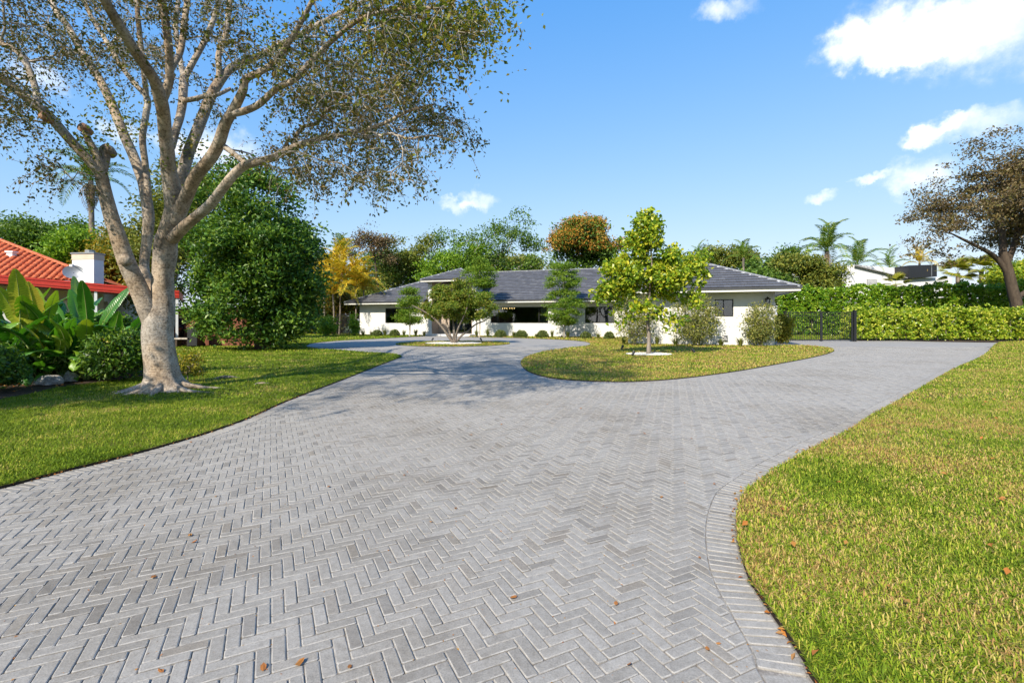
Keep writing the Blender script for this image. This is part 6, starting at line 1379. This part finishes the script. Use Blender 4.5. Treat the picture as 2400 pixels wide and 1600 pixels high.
for lb, px, Y, n, R_, sc in (('big paddle-leaved clump at the left edge of the picture', -20, 10.2, 24, .4, 1.1), ('tallest paddle-leaved clump before the red roof', 75, 10.9, 30, .45, 1.22), ('paddle-leaved clump in the middle of the bed', 150, 11.1, 28, .45, 1.15), ('drooping paddle-leaved clump near the grey trunk', 225, 11.2, 28, .45, 1.1), ('low paddle-leaved clump behind the rocks', 120, 10.6, 14, .35, .62), ('shaded paddle-leaved clump at the back of the bed', 20, 11.6, 20, .5, 1.1), ('paddle-leaved clump out at the far left', -130, 10.4, 20, .5, 1.05)):
    q = at(px, 0, Y); clump(lb, q[0], Y, n, R_, sc)
# dark understorey shrubs in the bed
for lb, px, Y, w, h, n in (('dark leafy shrub at the left picture edge below the paddle leaves', -45, 8.8, 70, .9, 340), ('dark leafy shrub right of the rocks', 280, 10.6, 65, 1.15, 420), ('dark leafy shrub in the middle of the bed', 170, 11.1, 70, .8, 320), ('dark shrub deep in the bed behind the paddle leaves', 250, 11.8, 90, 1.5, 420), ('low dark shrub left under the paddle leaves', 80, 11.2, 60, .7, 260)):
    q = at(px, 0, Y); a_ = w/F*Y; T = in_ellipsoids([(q[0], Y, h*.5, a_, .6, h*.5)], n, .55); T = T[T[:, 2] > .08]
    make_tree('bed_shrub', lb, 'shrub', (q[0], Y, 0), [(q[0], Y, 0), (q[0], Y, h*.3), (q[0], Y, h*.6)], [.02,.018,.012], None, 0, 16, .09, .085, M['leaf_dense'], M['bark_dark'], rmin=.004, group='dark shrubs in the left bed', tgt=T, step=.15, jit=.03)
# small shrub right behind the trunk
q = at(440, 0, 10.4); T = in_ellipsoids([(q[0], 10.4, .35, .32, .3, .34)], 120, .3); make_tree('bed_shrub', 'small yellow-green shrub just right of the big trunk', 'shrub', (q[0], 10.4, 0), [(q[0], 10.4, 0), (q[0], 10.4, .2), (q[0], 10.4, .45)], [.015,.012,.008], None, 0, 9, .07, .07, M['leaf_gold'], M['bark_grey'], rmin=.003, tgt=T, step=.12, jit=.02)
# limestone rocks
M['rock'] = surf('pitted_limestone', [(.15,.13,.115), (.33,.31,.29), (.50,.48,.46)], 7, .95, 1., .06, 16, fine=(40, .3))
def rock(label, px, py, w, h, seed):
    q = gp(px, py); Y = q[1]; a_ = w/F*Y/2; b_2 = h/F*Y; bm = bmesh.new(); bmesh.ops.create_icosphere(bm, subdivisions=4, radius=1.); rg = np.random.default_rng(seed); K = rg.normal(size=(10, 3))*2.2; ph = rg.uniform(0, 6.28, 10); K2 = rg.normal(size=(14, 3))*7; ph2 = rg.uniform(0, 6.28, 14)
    for v in bm.verts:
        c_ = np.array(v.co); d_ = 1+.10*np.sin(K@c_+ph).sum()/2.2+.045*np.sin(K2@c_+ph2).sum()/2.5; v.co = Vector((c_[0]*a_*d_, c_[1]*a_*.7*d_, max(-.25, c_[2])*b_2*.62*d_))
    me = bpy.data.meshes.new('rock'); bm.to_mesh(me); bm.free(); me.materials.append(M['rock']); [setattr(p, 'use_smooth', True) for p in me.polygons]; o = link('rock', me); o.location = (q[0], Y, b_2*.32); o.rotation_euler = (0, 0, rg.uniform(-.4, .4)); tag(o, label, 'rock', 'limestone rocks in the left bed')
rock('larger pale pitted rock in the left bed', 112, 905, 62, 32, 1); rock('rounder grey rock right of the larger one', 166, 898, 36, 32, 2); rock('low flat rock left of the larger rock', 72, 893, 34, 18, 3)

# ================================================================ RIGHT NEIGHBOUR AND WIRES
M['modern'] = surf('pale_grey_render', [(.60,.60,.61), (.66,.66,.67)], .6, .9)
Y = 54.; rn = thing('modern_house', 'pale grey modern house with sloping roof edge behind the hedge', 'house', (at(2050,0,Y)[0], Y+4, 0)); c3 = lambda px, py, dy=0: at(px, py, Y+dy)
def flat(l): return [c3(*p) for p in l]
w_ = MB(); w_.prism([c3(1953,800), c3(1953,626), c3(2003,621), c3(2129,651.5), c3(2230,650), c3(2230,800)], (0,.3,0)); w_.build('wall', M['modern'], rn)
MB().prism([c3(1860,800,3), c3(1860,640,3), c3(1953,640,3), c3(1953,800,3)], (0,.3,0)).build('side_wall', M['modern'], rn)
w_ = MB(); w_.add([c3(2003,620.5,-.35), c3(2131,651,-.35), c3(2131,651,8), c3(2003,620.5,8), c3(2003,622.5,-.35), c3(2131,653,-.35)], [(0,1,2,3), (0,4,5,1)]); w_.build('roof', M['ridge_cap'], rn)
w_ = MB(); w_.prism([c3(2005,620,1.5), c3(2150,633,1.5), c3(2150,655,1.5), c3(2131,652,1.5)], (0,3,0)); w_.build('parapet', M['modern'], rn)
sc_ = MB(); sc_.prism([c3(2130,652,-.5), c3(2130,622,-.5), c3(2196,620,-.5), c3(2196,648,-.5)], (0,2.,0)); scr = thing('roof_screen', 'dark metal screen box on the modern house roof', 'screen', c3(2163,650)); sc_.build('panel', M['dark_frame'], scr); MB().box(*[c3(2173.4,0)[0], c3(2174.6,0)[0], Y-.54, Y-.5, c3(0,648)[2], c3(0,622)[2]]).build('seam', M['grey_metal'], scr)
for k, (x0, x1, y0, y1) in enumerate(((2032,2056,654,671), (1929,1949,659,675))):
    dY_ = -.05 if k == 0 else 2.9; a, b = c3(x0, y1, dY_), c3(x1, y0, dY_); vt = MB().box(a[0], b[0], a[1], a[1]+.03, a[2], b[2]).build('vent', M['grey_metal'], rn)
    for j in range(6): z = a[2]+(b[2]-a[2])*(j+.25)/6; MB().box(a[0]+.04, b[0]-.04, a[1]-.04, a[1]-.003, z, z+(b[2]-a[2])/12).build('louvre', M['modern'], vt)
M['wire'] = plain('aluminium_wire', (.55,.56,.58), .4, .6)
for k, dz in enumerate((0, -.35, -.8)):
    a, b = at(-260, 528, 45)+(0,0,dz), at(1120, 628, 74)+(0,0,dz); f = np.linspace(0, 1, 24)[:, None]; P = a+(b-a)*f-np.array((0,0,1))*(4*.5*f*(1-f)); mb = MB(); mb.tube(P, .022, 4); tag(mb.build('power_line', M['wire']), ('top', 'middle', 'lowest')[k]+' of the three power lines crossing behind the trees', 'wire', 'power lines behind the trees')

# ---------------------------------------------------------------- trees just outside the frame on the left whose shade falls on the lawn
def far_side(label, x, y, blobs, n, per, mat='leaf_olive'):
    make_tree('garden_tree', label, 'tree', (x, y, 0), trunk_line((x, y, 0), (x, y, blobs[0][2])), [.2,.18,.15,.1,.06], blobs, n, per, .32, .16, M[mat], M['bark_grey'], .4, .5, .1, rmin=.02)
far_side('garden tree left of the view beside the lawn', -11.4, 3.6, [(-11.2,3.7,4.3,2.0,1.0,.8), (-9.6,4.0,3.9,1.5,.8,.6), (-12.6,3.4,3.4,1.2,1.,.8)], 240, 30)

# ---------------------------------------------------------------- fallen leaves
M['litter'] = leafm('fallen_leaf', [(.30,.10,.02), (.42,.16,.03), (.34,.20,.05), (.22,.09,.04)], .15, .6, vary=.0)
M['litter_o'] = surf('fallen_leaf_single', [(.20,.07,.02), (.34,.13,.03), (.28,.17,.05)], 3, .6)
lm = []
for k in range(4):
    rg = np.random.default_rng(k); L_, W_ = .024, .013; z = rg.uniform(.002, .010, 6); lm.append(mesh_py('fallen_leaf', [(-L_,0,z[0]), (-L_*.3,W_,z[1]), (L_*.5,W_*.8,z[2]), (L_,0,z[3]+.006), (L_*.4,-W_*.9,z[4]), (-L_*.4,-W_,z[5])], [(0,1,2,3), (0,3,4,5)], M['litter_o']))
def drive_pts(n, y0, y1):
    out = []
    while len(out) < n:
        y = y0+(y1-y0)*rng.random()**1.5; x = rng.uniform(-1.06*y, 1.06*y); p = np.array([[x, y]])
        if not any(inside(pl, p)[0] for pl in LAWNS): out.append(p[0])
    return out
for k, p in enumerate(drive_pts(36, 1.85, 11.)):
    o = link('fallen_leaf', lm[k % 4]); o.location = (p[0], p[1], .003); o.rotation_euler = (rng.normal(0, .15), rng.normal(0, .15), rng.uniform(0, 6.28)); s_ = rng.uniform(.45, 1.); o.scale = (s_, s_, s_); tag(o, 'small curled orange-brown fallen leaf lying on the grey pavers', 'leaf', 'fallen leaves on the driveway')
def litter(label, poly, n, y0, y1, z, x0, x1, sz=.05, near_edge=None):
    p = np.stack([rng.uniform(x0, x1, n*3), rng.uniform(y0, y1, n*3)], 1); p = p[inside(poly, p)][:n]; C = np.column_stack([p, np.full(len(p), z)+rng.uniform(0, .02, len(p))]); V, Fs = leaf_geo(C, sz, .6, 1.2); tag(stuff(link('leaf_litter', mesh_np('leaf_litter', V, Fs, M['litter']))), label, 'leaves')
litter('orange fallen leaves in the dry lawn on the right', right_poly, 170, 1.6, 8, .055, 1, 8, .042)
litter('brown leaf litter in the planting bed under the paddle leaves', left_bed, 900, 6.5, 13, .035, -17, -7, .07)
# crumbs of leaf debris caught in the joints
n = 900; pts = np.array(drive_pts(n, 1.6, 9.)); C = np.column_stack([pts, np.full(n, -.001)]); V, Fs = leaf_geo(C, .013, .5, 1.2); tag(stuff(link('leaf_crumbs', mesh_np('leaf_crumbs', V, Fs, M['litter']))), 'brown crumbs of leaf caught in the paver joints', 'leaves')
idx_ = np.where((BP[:, 1] < 9) & (BP[:, 1] > 1.5))[0]; idx_ = rng.choice(idx_, 800); C = np.column_stack([BP[idx_]+BN[idx_]*rng.normal(.0, .03, (800, 1)), np.full(800, .012)]); V, Fs = leaf_geo(C, .03, .5, 1.); tag(stuff(link('edge_litter', mesh_np('edge_litter', V, Fs, M['litter']))), 'brown leaf bits along the lawn edges', 'leaves')
